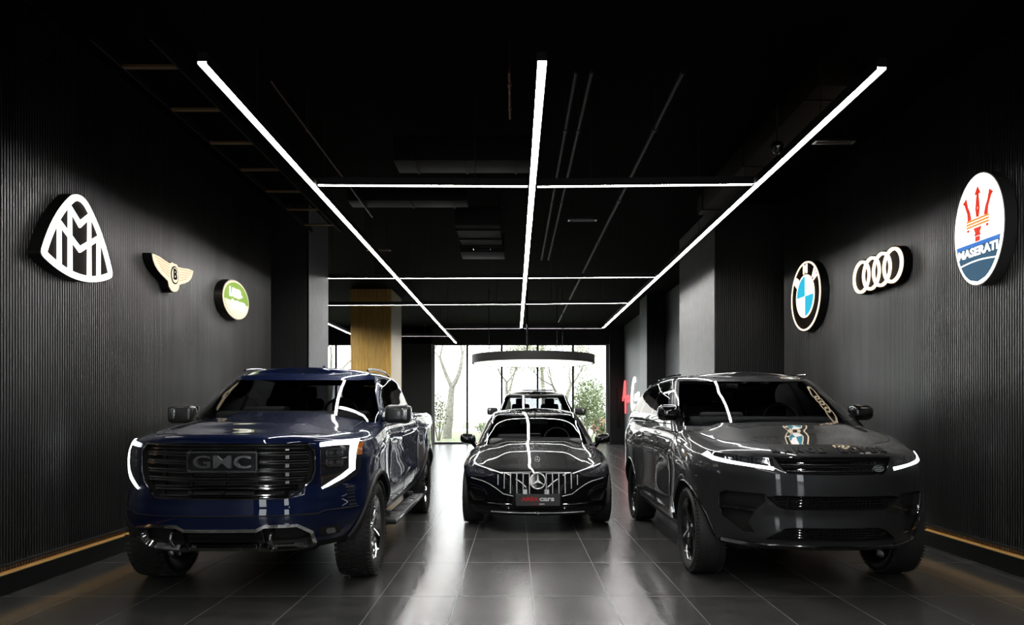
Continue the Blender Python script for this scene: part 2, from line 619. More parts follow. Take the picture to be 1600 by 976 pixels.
# ------------------------------------------------------------------ ceiling light strips
strip_m = lamp_mat('strip_diffuser', (1.0, 0.985, 0.95), STRIP_E)
housing_m = mat('strip_housing', (0.02, 0.02, 0.02), 0.4)
def strip(label, a, b, w=0.062):
    a, b = Vector(a), Vector(b)
    c = (a + b) / 2
    L = (b - a).length
    ang = math.atan2(b.y - a.y, b.x - a.x)
    r = root('linear_light', label, 'ceiling light', (c.x, c.y, HS), ang, 'white light strips under the black ceiling')
    bm = BM()
    box(bm, (0, 0, 0.047), (L, w + 0.012, 0.066))
    for s in (-1, 1):
        box(bm, (0, s * (w / 2 + 0.0035), 0.006), (L, 0.005, 0.020))
    for k in range(max(2, int(L / 2.0))):
        tube(bm, [((k + 0.5) / max(2, int(L / 2.0)) * L - L / 2, 0, 0.08), ((k + 0.5) / max(2, int(L / 2.0)) * L - L / 2, 0, CEIL - HS)], 0.004, 5)
    link('housing', bm, housing_m, r, angle=0)
    bm = BM()
    box(bm, (0, 0, 0.009), (L - 0.002, w, 0.009))
    link('diffuser', bm, strip_m, r, angle=0)
XL, XC, XR, G = -2.27, 0.185, 2.69, 0.055
strip('long white light strip on the left, running over the blue pickup toward the windows', (XL, 5.0, 0), (XL, 26.2, 0))
strip('long white light strip down the middle, above the saloon', (XC + 0.005, 4.99, 0), (XC - 0.02, 21.3, 0))
strip('long white light strip on the right, above the charcoal vehicle', (XR, 5.08, 0), (XR, 21.36, 0))
strip('nearest cross strip, its left half between the left and middle runs', (XL + G, 7.72, 0), (XC - G, 7.76, 0))
strip('nearest cross strip, its right half between the middle and right runs', (XC + G, 7.77, 0), (XR - G, 7.69, 0))
strip('second cross strip from the front, piece left of the left run beside the column', (-3.9, 13.22, 0), (XL - G, 13.22, 0))
strip('second cross strip from the front, piece between the left and middle runs', (XL + G, 13.22, 0), (XC - G, 13.2, 0))
strip('second cross strip from the front, piece between the middle and right runs', (XC + G, 13.2, 0), (XR - G, 13.1, 0))
strip('third cross strip from the front, piece left of the left run', (-5.46, 16.65, 0), (XL - G, 16.6, 0))
strip('third cross strip from the front, piece between the left and middle runs', (XL + G, 16.55, 0), (XC - G, 16.5, 0))
strip('third cross strip from the front, piece between the middle and right runs', (XC + G, 16.45, 0), (XR - G, 16.3, 0))
strip('farthest thin cross strip above the black pickup, left piece', (XL + G, 21.5, 0), (XC - G, 21.42, 0))
strip('farthest thin cross strip above the black pickup, right piece', (XC + G, 21.4, 0), (XR, 21.4, 0))
strip('cross strip behind the timber column, ending at the left run', (-5.46, 23.7, 0), (XL - G, 23.7, 0))
strip('light strip of the left bay, seen past the grey column edge', (-5.5, 13.4, 0), (-5.5, 23.6, 0))
for y, w in ((19.25, 'farther'), (17.9, 'nearer')):  # unseen strips, added to brighten the timber column
    strip('%s of two unseen cross strips added in the left bay to light the timber column' % w, (-8.6, y, 0), (-5.56, y, 0))
# the same strips carry on over the near end of the hall, behind the viewer: they show in the chrome and paint
for x, w in ((XL, 'left'), (XC, 'middle'), (XR, 'right')):
    strip('white light strip of the near end of the hall, %s run' % w, (x, -7.5, 0), (x, 2.9, 0))

# ------------------------------------------------------------------ round lamp over the far end
def ring_lamp():
    r = root('pendant_lamp', 'huge round black drum pendant with glowing white underside before the windows', 'pendant lamp', (0.50, 20.0, 2.79))
    bm = BM()
    R = 1.77
    lathe_z(bm, [(R, 0.0), (R, 0.235), (R - 0.05, 0.235), (R - 0.05, 0.02), (R - 0.05, 0.0)], 96, cap=False)
    bm2 = BM()
    lathe_z(bm2, [(R - 0.055, 0.200), (R - 0.055, 0.205)], 96)
    link('top_plate', bm2, housing_m, r)
    link('drum', bm, mat('black_drum', (0.014, 0.013, 0.012), 0.55), r)
    bm = BM()
    lathe_z(bm, [(R - 0.055, 0.006), (R - 0.055, 0.012)], 96)
    link('diffuser', bm, lamp_mat('drum_diffuser', (1.0, 0.98, 0.92), 1.7), r)
    for x in (-1.28, -0.17, 0.70, 0.86):
        bm = BM()
        tube(bm, [(x, 0.1, 0.2), (x, 0.1, CEIL - 2.79)], 0.012 if x != -0.17 else 0.03, 6)
        link('suspension_cable', bm, frame_m, r)
ring_lamp()

# ------------------------------------------------------------------ services under the black ceiling
duct_m = mat('black_duct', (0.009, 0.009, 0.009), 0.6, spec=0.15)
def ceiling_services():
    r = root('air_conditioner', 'dark slung air handling unit with a small bright bracket, left of the middle strip', 'air conditioner', (-0.60, 12.2, 4.35))
    bm = BM()
    box(bm, (0, -0.6, 0.16), (0.72, 1.5, 0.30), 0.02)
    box(bm, (0, 0.45, 0.10), (0.80, 0.6, 0.34), 0.02)
    for y in (-1.1, -0.5, 0.0):
        box(bm, (0, y, 0.0), (0.73, 0.03, 0.03), 0.005)
    link('casing', bm, mat('unit_casing', (0.022, 0.022, 0.022), 0.6, spec=0.2), r)
    bm = BM()
    box(bm, (0, 0.12, -0.045), (0.30, 0.015, 0.012))
    for s in (-1, 1):
        box(bm, (s * 0.15, 0.03, -0.045), (0.012, 0.19, 0.012))
    link('bracket', bm, chrome, r, angle=0)
    for x in (-0.33, 0.33):
        for y in (-1.0, 0.5):
            bm = BM()
            tube(bm, [(x, y, 0.2), (x, y, 0.6)], 0.006, 5)
            link('hanger', bm, duct_m, r)
    bm = BM()
    box(bm, (-0.62, 8.35, 4.55), (1.65, 0.45, 0.30), 0.01)
    for x in (-1.2, -0.6, 0.0):
        box(bm, (x, 8.35, 4.55), (0.03, 0.47, 0.32), 0.004)
        tube(bm, [(x, 8.35, 4.69), (x, 8.35, CEIL)], 0.006, 5)
    tag(link('air_duct', bm, duct_m), 'flat black air duct crossing just before the nearest cross strip', 'duct')
    bm = BM()
    box(bm, (-1.55, 10.0, 4.55), (1.7, 0.35, 0.22), 0.01)
    for x in (-2.2, -1.5, -0.9):
        tube(bm, [(x, 10.0, 4.65), (x, 10.0, CEIL)], 0.006, 5)
        box(bm, (x, 10.0, 4.55), (0.03, 0.37, 0.24), 0.004)
    tag(link('air_duct', bm, duct_m), 'black air duct crossing behind the nearest cross strip, left of the middle', 'duct')
    def pipe(name, label, cat, pts, rad, m, group=None):
        bm = BM()
        tube(bm, pts, rad, 8)
        a, b = Vector(pts[0]), Vector(pts[-1])
        n = max(2, int((b - a).length / 2.4))
        for k in range(n):
            p = a.lerp(b, (k + 0.5) / n)
            tube(bm, [p, (p.x, p.y, CEIL)], 0.005, 5)
            tube(bm, [p - (b - a).normalized() * 0.04, p + (b - a).normalized() * 0.04], rad * 1.5, 8)
        tag(link(name, bm, m), label, cat, group)
    pm = mat('dark_pipe', (0.02, 0.02, 0.02), 0.5, metal=0.2)
    pipe('ceiling_pipe', 'thin dark pipe running lengthwise between the middle and right strips', 'pipe', [(1.5, 6.2, 4.5), (1.48, 24, 4.5)], 0.022, pm)
    pipe('ceiling_pipe', 'left one of two close dark pipes just right of the middle strip', 'pipe', [(0.54, 6.2, 4.5), (0.52, 14, 4.5)], 0.018, pm)
    pipe('ceiling_pipe', 'right one of two close dark pipes just right of the middle strip', 'pipe', [(0.68, 6.2, 4.5), (0.66, 14, 4.5)], 0.018, pm)
    pipe('sprinkler_pipe', 'short dark red pipe left of the near end of the middle strip', 'pipe', [(-0.06, 6.2, 4.5), (-0.06, 7.2, 4.5)], 0.012, mat('red_pipe', (0.16, 0.01, 0.008), 0.4))
    pipe('sprinkler_pipe', 'long thin reddish pipe beside the left strip', 'pipe', [(-2.2, 6.2, 4.42), (-2.2, 10.6, 4.42)], 0.010, mat('dull_red_pipe', (0.09, 0.03, 0.02), 0.4))
    # cable tray with cross rungs along the left side
    r = root('cable_tray', 'dark cable tray with brownish rungs left of the left strip', 'cable tray', (-3.15, 5.6, 4.42))
    bm = BM()
    for s in (-1, 1):
        box(bm, (s * 0.24, 2.9, 0.03), (0.02, 6.0, 0.07))
    link('side_rail', bm, duct_m, r, angle=0)
    for k in range(7):
        bm = BM()
        box(bm, (0, 0.35 + k * 0.85, 0.0), (0.46, 0.05, 0.02))
        link('rung', bm, mat('dull_brass', (0.16, 0.085, 0.03), 0.5), r, angle=0)
    for k in range(3):
        for s in (-1, 1):
            bm = BM()
            tube(bm, [(s * 0.24, 0.6 + k * 2.2, 0.05), (s * 0.24, 0.6 + k * 2.2, 0.53)], 0.006, 5)
            link('hanger', bm, duct_m, r)
    bm = BM()
    box(bm, (2.98, 8.4, 4.56), (0.45, 4.2, 0.28), 0.01)
    for y in (6.6, 8.4, 10.2):
        box(bm, (2.98, y, 4.56), (0.47, 0.03, 0.30), 0.004)
        for s in (-1, 1):
            tube(bm, [(2.98 + s * 0.2, y, 4.69), (2.98 + s * 0.2, y, CEIL)], 0.006, 5)
    tag(link('air_duct', bm, mat('brown_black_duct', (0.016, 0.010, 0.006), 0.6, spec=0.15)), 'brownish black air duct running lengthwise beside the right strip', 'duct')
    for i, (x, y, lab) in enumerate(((1.02, 10.6, 'small bright-edged slot diffuser beyond the nearest cross strip, right of the middle strip'),
                          (-2.5, 12.6, 'small slot diffuser left of the left strip by the grey column'),
                          (3.45, 7.5, 'small slot diffuser just right of the near right strip'))):
        r = root('slot_diffuser', lab, 'vent', (x, y, 4.38), 0, 'slot diffusers')
        bm = BM()
        box(bm, (0, 0, 0), (0.44, 0.10, 0.03))
        tube(bm, [(-0.15, 0, 0.01), (-0.15, 0, CEIL - 4.38)], 0.006, 5)
        tube(bm, [(0.15, 0, 0.01), (0.15, 0, CEIL - 4.38)], 0.006, 5)
        link('frame', bm, satin_metal, r, angle=0)
        bm = BM()
        box(bm, (0, 0, -0.012), (0.38, 0.06, 0.012))
        link('slot', bm, void_black, r, angle=0)
    # dome camera clipped beside the right strip
    r = root('security_camera', 'small shiny dome camera beside the near right light strip', 'camera', (2.58, 6.82, 3.985))
    bm = BM()
    tube(bm, [(0, 0, 0.12), (0, 0, CEIL - 3.985)], 0.012, 8)
    lathe_z(bm, [(0.055, 0.06), (0.06, 0.08), (0.05, 0.12), (0.02, 0.13)], 24)
    link('base', bm, satin_metal, r)
    bm = BM()
    lathe_z(bm, [(0.005, 0.005), (0.03, 0.012), (0.048, 0.035), (0.053, 0.06)], 24)
    link('dome', bm, lens_dark, r)
ceiling_services()
bm = BM()
box(bm, (4.31, 28.93, 1.55), (0.09, 0.06, 1.7), 0.02)
for z in (0.9, 2.2):
    box(bm, (4.31, 28.97, z), (0.05, 0.08, 0.05))
tag(link('pull_handle', bm, black_soft), 'tall black bar handle on the dark pier right of the big window', 'handle')
# ------------------------------------------------------------------ lit wall signs
sign_white = lamp_mat('sign_white', (1.0, 0.96, 0.88), SIGN_E)
sign_warm = lamp_mat('sign_warm_white', (1.0, 0.80, 0.55), SIGN_E * 0.9)
sign_cream = lamp_mat('sign_cream', (1.0, 0.86, 0.62), SIGN_E * 0.42)
sign_dark = mat('sign_dark_face', (0.012, 0.007, 0.005), 0.55, spec=0.08)
sign_case = mat('sign_casing', (0.014, 0.014, 0.014), 0.3)
gold_line = lamp_mat('sign_amber_line', (1.0, 0.50, 0.18), 0.9)

class Sign:
    """A sign on a side wall: a runs left to right for someone facing it, b runs up."""
    def __init__(self, name, label, side, y, z, depth=0.13):
        self.s = -1 if side == 'left' else 1
        x = WL if side == 'left' else WR
        self.r = root(name, label, 'sign', (x, y, z))
        self.d = depth
    def surf(self, off):
        s = self.s
        def f(a, b):
            return Vector((-s * off, -s * a, b)), Vector((-s, 0, 0))
        return f
    def layer(self, name, cells, m, z0, z1, angle=0, label=None):
        bm = BM()
        patch(bm, cells, self.surf(0), z1, z0, None)
        return link(name, bm, m, self.r, angle=angle, label=label)

def emblem_triangle():
    s = Sign('illuminated_sign', 'large lit rounded triangle sign with two interlaced white letters M on the left wall', 'left', 6.345, 3.0, 0.14)
    pts = []
    def bez(p0, p1, p2, n=12):
        return [((1 - t) ** 2 * p0[0] + 2 * t * (1 - t) * p1[0] + t * t * p2[0], (1 - t) ** 2 * p0[1] + 2 * t * (1 - t) * p1[1] + t * t * p2[1]) for t in [k / n for k in range(n)]]
    pts += bez((-0.10, 0.385), (0.0, 0.45), (0.10, 0.385), 6)
    pts += bez((0.10, 0.385), (0.34, 0.18), (0.475, -0.16))
    pts += bez((0.475, -0.16), (0.50, -0.20), (0.455, -0.22), 4)
    pts += bez((0.455, -0.22), (0.0, -0.42), (-0.455, -0.22), 16)
    pts += bez((-0.455, -0.22), (-0.50, -0.20), (-0.475, -0.16), 4)
    pts += bez((-0.475, -0.16), (-0.34, 0.18), (-0.10, 0.385))
    big = [(a * 1.05, b * 1.06) for a, b in pts]
    s.layer('casing', [big], sign_case, 0.012, 0.125)
    s.layer('dark_face', [pts], sign_dark, 0.120, 0.130)
    w = 0.055
    s.layer('lit_border', stroke([(a * 0.985, b * 0.98) for a, b in pts], w, True), sign_white, 0.128, 0.145)
    s.layer('lit_letters', stroke([(-0.285, -0.245), (-0.285, 0.115), (0.0, -0.06), (0.285, 0.115), (0.285, -0.245)], w * 0.9)
            , sign_white, 0.128, 0.144)
    s.layer('lit_letters', stroke([(-0.14, -0.29), (-0.14, 0.285), (0.0, 0.17), (0.14, 0.285), (0.14, -0.29)], w * 0.9), sign_white, 0.129, 0.1455)
emblem_triangle()

def emblem_wings():
    s = Sign('illuminated_sign', 'small lit cream winged sign with a letter B in its centre on the left wall', 'left', 8.13, 3.06, 0.13)
    half = [(0.0, 0.125), (0.05, 0.13), (0.09, 0.105), (0.20, 0.115), (0.34, 0.135), (0.475, 0.135), (0.45, 0.07), (0.41, 0.02), (0.35, -0.02), (0.28, -0.05), (0.20, -0.075), (0.125, -0.10), (0.10, -0.16), (0.05, -0.195), (0.0, -0.205)]
    full = half + [(-a, b) for a, b in reversed(half[1:-1])]
    s.layer('casing', [[(a * 1.03, b * 1.06) for a, b in full]], sign_case, 0.012, 0.11)
    s.layer('lit_face', [full], sign_cream, 0.108, 0.125)
    feathers = []
    for k in range(5):
        t = k / 5
        feathers += stroke([(0.12, 0.085 - 0.17 * t), (0.44 - 0.10 * t * 1.8, 0.115 - 0.145 * t)], 0.006)
    s.layer('feather_lines', feathers, gold_line, 0.124, 0.128)
    s.layer('feather_lines', mir(feathers), gold_line, 0.124, 0.128)
    s.layer('letter_disc', [ell(0, -0.01, 0.088, 0.105)], sign_dark, 0.124, 0.131)
    s.layer('letter_disc', [ell(0, -0.01, 0.074, 0.09)], sign_cream, 0.124, 0.134, label='cream disc inside the dark ring')
    s.layer('letter', text_cells('B', 0.17, 0.006, fit=0.085, fit_h=0.13), sign_dark, 0.13, 0.138)
emblem_wings()

def emblem_green_oval():
    s = Sign('illuminated_sign', 'lit green and white oval sign, farthest sign on the left wall', 'left', 9.92, 3.04, 0.14)
    s.layer('casing', [ell(0, 0, 0.47, 0.285, 48)], mat('brushed_rim', (0.22, 0.20, 0.17), 0.3, metal=0.9), 0.012, 0.125)
    s.layer('lit_rim', [ell(0, 0, 0.455, 0.27, 48)], sign_cream, 0.12, 0.132)
    green = lamp_mat('sign_green', (0.36, 0.60, 0.07), 0.85)
    s.layer('green_face', [ell(0, 0, 0.425, 0.243, 48)], green, 0.13, 0.137)
    low = [(a, b) for a, b in ell(0, 0, 0.424, 0.242, 48) if b < -0.02]
    low.sort(key=lambda p: p[0])
    s.layer('white_base', [low], lamp_mat('sign_grey_white', (1.0, 0.93, 0.75), 1.0), 0.136, 0.139)
    s.layer('letters', shift(text_cells('LAND-', 0.2, 0.008, fit=0.44, fit_h=0.13), -0.04, 0.09), sign_white, 0.136, 0.144)
    s.layer('letters', shift(text_cells('-ROVER', 0.2, 0.008, fit=0.56, fit_h=0.13), 0.04, -0.075), sign_white, 0.136, 0.144)
emblem_green_oval()

def emblem_roundel():
    s = Sign('illuminated_sign', 'lit round black sign with a blue and white quartered centre on the right wall', 'right', 10.5, 3.19, 0.14)
    s.layer('casing', [ell(0, 0, 0.53, 0.53, 56)], sign_case, 0.012, 0.125)
    s.layer('dark_ring', [ell(0, 0, 0.515, 0.515, 56)], sign_dark, 0.12, 0.131)
    s.layer('lit_border', stroke(ell(0, 0, 0.51, 0.51, 56), 0.022, True), sign_warm, 0.128, 0.14)
    s.layer('lit_border', stroke(ell(0, 0, 0.315, 0.315, 48), 0.02, True), sign_warm, 0.128, 0.141)
    cy = lamp_mat('sign_cyan', (0.03, 0.55, 0.80), 1.0)
    for q in range(4):
        c = [(0, 0)] + ell(0, 0, 0.305, 0.305, 14, q * PI / 2, (q + 1) * PI / 2)
        s.layer('blue_quarter' if q % 2 else 'white_quarter', [c], cy if q % 2 else sign_white, 0.129, 0.138)
    for ch, ang in (('B', 140), ('M', 90), ('W', 40)):
        a = math.radians(ang)
        cells = text_cells(ch, 0.2, 0.012, fit=0.14 if ch != 'W' else 0.17, fit_h=0.14)
        ro = a - PI / 2
        cells = [[(x * math.cos(ro) - y * math.sin(ro) + 0.412 * math.cos(a), x * math.sin(ro) + y * math.cos(ro) + 0.412 * math.sin(a)) for x, y in c] for c in cells]
        s.layer('letter', cells, sign_warm, 0.129, 0.14)
emblem_roundel()

def emblem_rings():
    s = Sign('illuminated_sign', 'lit sign of four interlocked rings in a row on the right wall', 'right', 8.46, 3.16, 0.13)
    R, d = 0.19, 0.245
    xs = [(-1.5 + k) * d for k in range(4)]
    n = len(xs)
    for x in xs:
        s.layer('ring_casing', [ell(x, 0, R + 0.032, R + 0.032, 40)], sign_dark, 0.012, 0.105 + 0.0005 * xs.index(x))
    for i, x in enumerate(xs):
        s.layer('lit_ring', stroke(ell(x, 0, R, R, 48), 0.034, True), sign_warm, 0.10, 0.128 + 0.001 * i)
emblem_rings()

def emblem_trident():
    s = Sign('illuminated_sign', 'tall lit white and blue oval sign with a red trident on the right wall', 'right', 6.58, 3.187, 0.14)
    rx, ry = 0.345, 0.525
    s.layer('casing', [ell(0, 0, rx + 0.012, ry + 0.012, 56)], mat('sign_grey_casing', (0.10, 0.10, 0.10), 0.35), 0.012, 0.125)
    s.layer('white_face', [ell(0, 0, rx, ry, 56)], sign_white, 0.12, 0.132)
    def seg(b0, b1):
        out = []
        n = 14
        f = lambda b: (rx - 0.028) * math.sqrt(max(0, 1 - (b / (ry - 0.028)) ** 2))
        for k in range(n):
            p, q = b0 + (b1 - b0) * k / n, b0 + (b1 - b0) * (k + 1) / n
            if f(p) < 1e-4:
                out.append([(0, p), (f(q), q), (-f(q), q)])
            else:
                out.append([(-f(p), p), (f(p), p), (f(q), q), (-f(q), q)])
        return out
    s.layer('blue_base', seg(-0.497, -0.12), lamp_mat('sign_teal_blue', (0.03, 0.13, 0.24), 0.75), 0.13, 0.136)
    s.layer('blue_band', seg(-0.155, -0.118), lamp_mat('sign_bright_blue', (0.04, 0.22, 0.75), 0.9), 0.135, 0.1375)
    s.layer('letters', shift(text_cells('MASERATI', 0.1, 0.003, fit=0.56, fit_h=0.085), 0, -0.205), sign_white, 0.135, 0.14)
    wv = [(-0.25 + 0.5 * k / 12, -0.315 + 0.02 * math.sin(PI * k / 12)) for k in range(13)]
    s.layer('wave_line', stroke(wv, 0.012), sign_white, 0.135, 0.139)
    red = lamp_mat('sign_red', (0.85, 0.035, 0.012), 0.95)
    org = lamp_mat('sign_orange', (1.0, 0.36, 0.05), 0.9)
    c = []
    c += stroke([(0, 0.12), (0.018, 0.2), (0.0, 0.34)], [0.03, 0.022, 0.024]) + stroke([(0, 0.12), (-0.018, 0.2), (0.0, 0.34)], [0.03, 0.022, 0.024])
    c += [[(-0.042, 0.335), (0.042, 0.335), (0, 0.41)]]
    side = stroke([(0.115, 0.11), (0.13, 0.19), (0.165, 0.26), (0.18, 0.285)], [0.05, 0.036, 0.03, 0.02])
    side += [[(0.14, 0.245), (0.215, 0.295), (0.165, 0.335)]]
    c += side + mir(side)
    c += [[(-0.055, 0.02), (-0.03, -0.03), (0.03, -0.03), (0.055, 0.02)], [(-0.03, -0.03), (-0.045, -0.06), (0.045, -0.06), (0.03, -0.03)], [(-0.03, -0.065), (-0.03, -0.112), (0.03, -0.112), (0.03, -0.065)]]
    s.layer('trident', c, red, 0.131, 0.138)
    bars = []
    for b in (0.10, 0.072, 0.044):
        bars += [[(-0.155, b - 0.009), (0.155, b - 0.009), (0.155, b + 0.009), (-0.155, b + 0.009)]]
    s.layer('trident_bars', bars, org, 0.131, 0.140)
    s.layer('trident_bars', [ell(x, 0.012, 0.014, 0.014, 10) for x in (-0.135, 0.135)], red, 0.131, 0.139)
emblem_trident()

def neon_script():
    r = root('neon_sign', 'red and white handwritten neon script on the far right grey wall', 'sign', (WR - 0.04, 27.0, 1.95))
    red = lamp_mat('red_neon', (1.0, 0.12, 0.13), 1.6)
    wht = lamp_mat('white_neon', (1.0, 1.0, 1.0), 3.0)
    def P(L):      # (a, b): a rightwards on the wall = toward the viewer
        return [(0, -a, b) for a, b in L]
    def smooth(L, n=6):
        out = []
        for i in range(len(L) - 1):
            p0, p1, p2, p3 = L[max(0, i - 1)], L[i], L[i + 1], L[min(len(L) - 1, i + 2)]
            for k in range(n):
                t = k / n
                out.append(tuple(0.5 * ((2 * p1[j]) + (-p0[j] + p2[j]) * t + (2 * p0[j] - 5 * p1[j] + 4 * p2[j] - p3[j]) * t * t + (-p0[j] + 3 * p1[j] - 3 * p2[j] + p3[j]) * t ** 3) for j in (0, 1)))
        out.append(L[-1])
        return out
    def letter(name, lines, m, rad):
        bm = BM()
        for L in lines:
            tube(bm, P(smooth(L)), rad, 6)
        tube(bm, [(-0.0, -lines[0][0][0], lines[0][0][1]), (0.05, -lines[0][0][0], lines[0][0][1])], 0.01, 5)
        link(name, bm, m, r)
    letter('letter_a', [[(-2.55, -0.6), (-1.9, 0.0), (-1.45, 0.68), (-1.35, 0.3), (-1.3, -0.65)], [(-2.5, -0.12), (-1.9, 0.02), (-0.9, 0.0)]], red, 0.035)
    letter('letters_rea', [[(-1.0, -0.22), (-0.95, 0.05), (-0.75, -0.02)], [(-0.7, -0.1), (-0.5, 0.02), (-0.62, 0.08), (-0.7, -0.12), (-0.4, -0.2)], [(-0.1, 0.02), (-0.3, 0.02), (-0.32, -0.18), (-0.08, -0.1), (-0.08, 0.0), (0.0, -0.22)]], red, 0.025)
    letter('letter_c', [[(0.95, 0.55), (0.85, 0.72), (0.5, 0.45), (0.25, -0.1), (0.4, -0.5), (0.8, -0.3)]], wht, 0.045)
    letter('letters_ars', [[(1.3, 0.08), (1.05, 0.05), (1.0, -0.15), (1.3, -0.05), (1.32, 0.05), (1.4, -0.15)], [(1.5, -0.15), (1.55, 0.12), (1.8, 0.1)], [(2.1, 0.12), (1.9, 0.1), (2.1, -0.02), (1.9, -0.16)]], wht, 0.035)
neon_script()
# ------------------------------------------------------------------ vehicle surfaces
class Shell:
    """A closed surface lofted from plan outlines (rounded-box curves) at rising levels."""
    def __init__(s, **k):
        s.__dict__.update(k)
        for a in ('F0', 'R', 'B0', 'Rb', 'zlo', 'zhi', 'Wp', 'Ws'):
            t = getattr(s, a)
            setattr(s, a, interp(t) if isinstance(t, list) else (lambda v: (lambda _x: v))(t))
        s.flares = getattr(s, 'flares', [])
        s.crown = getattr(s, 'crown', lambda x, y, X: 0.0)
        s.nx = getattr(s, 'nx', 14)
        s.ny = getattr(s, 'ny', 14)
    def W(s, y, t):
        w = s.Wp(y) * s.Ws(t)
        for (ya, half, amp, t0, t1) in s.flares:
            d = abs(y - ya) / half
            if d < 1.4 and t0 < t < t1:
                w += amp * math.exp(-d ** 6) * math.sin(PI * (t - t0) / (t1 - t0)) ** 0.6
        return w
    def g(s, y, t):
        F, R = s.F0(t), s.R(t)
        v = 1.0
        u = (y - F) / R
        if u < 1:
            u = max(u, 0)
            v *= max(0.0, 1 - (1 - u) ** s.n) ** (1 / s.n)
        Bk, Rb = s.L - s.B0(t), s.Rb(t)
        u = (Bk - y) / Rb
        if u < 1:
            u = max(u, 0)
            v *= max(0.0, 1 - (1 - u) ** s.nb) ** (1 / s.nb)
        return v
    def z(s, y, t):
        return s.zlo(y) + (s.zhi(y) - s.zlo(y)) * t
    def t(s, y, z):
        return min(1.0, max(0.0, (z - s.zlo(y)) / (s.zhi(y) - s.zlo(y))))
    def outline(s, t):
        F, R, n = s.F0(t), s.R(t), s.n
        Bk, Rb, nb = s.L - s.B0(t), s.Rb(t), s.nb
        pts, seg = [], []
        def corner(n_):
            xm = 0.5 ** (1 / n_)
            out = []
            for k in range(s.nx + 1):
                q = xm * k / s.nx
                out.append((1 - max(0, 1 - q ** n_) ** (1 / n_), q))
            y0 = out[-1][0]
            for k in range(1, s.ny + 1):
                a = k / s.ny
                u = y0 + (1 - y0) * (a * 0.5 + 0.5 * a * a)
                out.append((u, max(0, 1 - (1 - u) ** n_) ** (1 / n_)))
            return out
        for k, (u, q) in enumerate(corner(n)):
            pts.append((F + R * u, q))
            seg.append('front' if k < s.nx else 'fcorner')
        kn = [F + R] + [f(t) if callable(f) else f for f in s.knots] + [Bk - Rb]
        for i in range(len(kn) - 1):
            for k in range(1, s.counts[i] + 1):
                pts.append((kn[i] + (kn[i + 1] - kn[i]) * k / s.counts[i], 1.0))
                seg.append('s%d' % i)
        rc = list(reversed(corner(nb)))
        for k, (u, q) in enumerate(rc[1:]):
            pts.append((Bk - Rb * u, q))
            seg.append('rcorner' if k < s.ny else 'rear')
        # seg[j] labels the strip ending at point j; shift so that strip j runs from j to j+1
        strip = []
        nf = s.nx
        for j in range(len(pts) - 1):
            if j < nf:
                strip.append('front')
            elif j < nf + s.ny:
                strip.append('fcorner')
            else:
                strip.append(seg[j + 1])
        res = []
        for (y, q) in pts:
            res.append((s.W(y, t) * q, y, s.z(y, t)))
        return res, strip
    def build(s, levels, slots, side_slot, top_slot, ns=20, bottom=True):
        bm = bmesh.new()
        idx = {n_: i for i, n_ in enumerate(slots)}
        rows = []
        strip = None
        for t in levels:
            o, strip = s.outline(t)
            rr, ll = [], []
            for (x, y, z) in o:
                v = bm.verts.new((x, y, z))
                rr.append(v)
                ll.append(v if abs(x) < 1e-7 else bm.verts.new((-x, y, z)))
            rows.append((rr, ll))
        def face(vs, slot):
            u = []
            for v in vs:
                if v not in u:
                    u.append(v)
            if len(u) < 3:
                return
            try:
                f = bm.faces.new(u)
                f.material_index = idx[slot]
            except ValueError:
                pass
        for k in range(len(levels) - 1):
            tm = (levels[k] + levels[k + 1]) / 2
            for j, sg in enumerate(strip):
                for side in (0, 1):
                    A, B = rows[k][side], rows[k + 1][side]
                    vs = (A[j], A[j + 1], B[j + 1], B[j])
                    ym = (A[j].co.y + A[j + 1].co.y) / 2
                    face(vs if side == 0 else tuple(reversed(vs)), side_slot(sg, tm, j, ym, side))
        def cap(row, up):
            R_, L_ = rows[row]
            grid = []
            for j in range(len(R_)):
                X = R_[j].co.x
                if R_[j] is L_[j]:
                    grid.append([R_[j]] * (ns + 1))
                    continue
                g_ = []
                for i in range(ns + 1):
                    q = -1 + 2 * i / ns
                    if i == 0:
                        g_.append(L_[j])
                    elif i == ns:
                        g_.append(R_[j])
                    else:
                        y, z = R_[j].co.y, R_[j].co.z
                        g_.append(bm.verts.new((X * q, y, z + (s.crown(X * q, y, X) if up else 0))))
                grid.append(g_)
            for j in range(len(grid) - 1):
                ym = (grid[j][0].co.y + grid[j + 1][0].co.y) / 2
                for i in range(ns):
                    vs = (grid[j][i], grid[j][i + 1], grid[j + 1][i + 1], grid[j + 1][i])
                    q = -1 + 2 * (i + 0.5) / ns
                    face(vs if up else tuple(reversed(vs)), top_slot(ym, q) if up else bottom)
        cap(-1, True)
        if bottom:
            cap(0, False)
        bmesh.ops.recalc_face_normals(bm, faces=bm.faces)
        return bm
    # positions on the surface with outward normals
    def fy(s, x, z):
        y = s.F0(0.5) + 0.05
        for _ in range(10):
            t = s.t(y, z)
            q = min(abs(x) / max(1e-3, s.W(max(y, 0), t)), 0.985)
            y2 = s.F0(t) + s.R(t) * (1 - (1 - q ** s.n) ** (1 / s.n))
            y = 0.5 * y + 0.5 * y2
        return y
    def front(s, x, z):
        h = 0.004
        y = s.fy(x, z)
        yx = (s.fy(x + h, z) - s.fy(x - h, z)) / (2 * h)
        yz = (s.fy(x, z + h) - s.fy(x, z - h)) / (2 * h)
        return Vector((x, y, z)), Vector((yx, -1, yz)).normalized()
    def sx(s, y, z):
        t = s.t(y, z)
        return s.W(y, t) * s.g(y, t)
    def side(s, sg):
        def f(y, z):
            h = 0.004
            x = s.sx(y, z)
            xy = (s.sx(y + h, z) - s.sx(y - h, z)) / (2 * h)
            xz = (s.sx(y, z + h) - s.sx(y, z - h)) / (2 * h)
            return Vector((sg * x, y, z)), Vector((sg, -xy, -xz)).normalized()
        return f
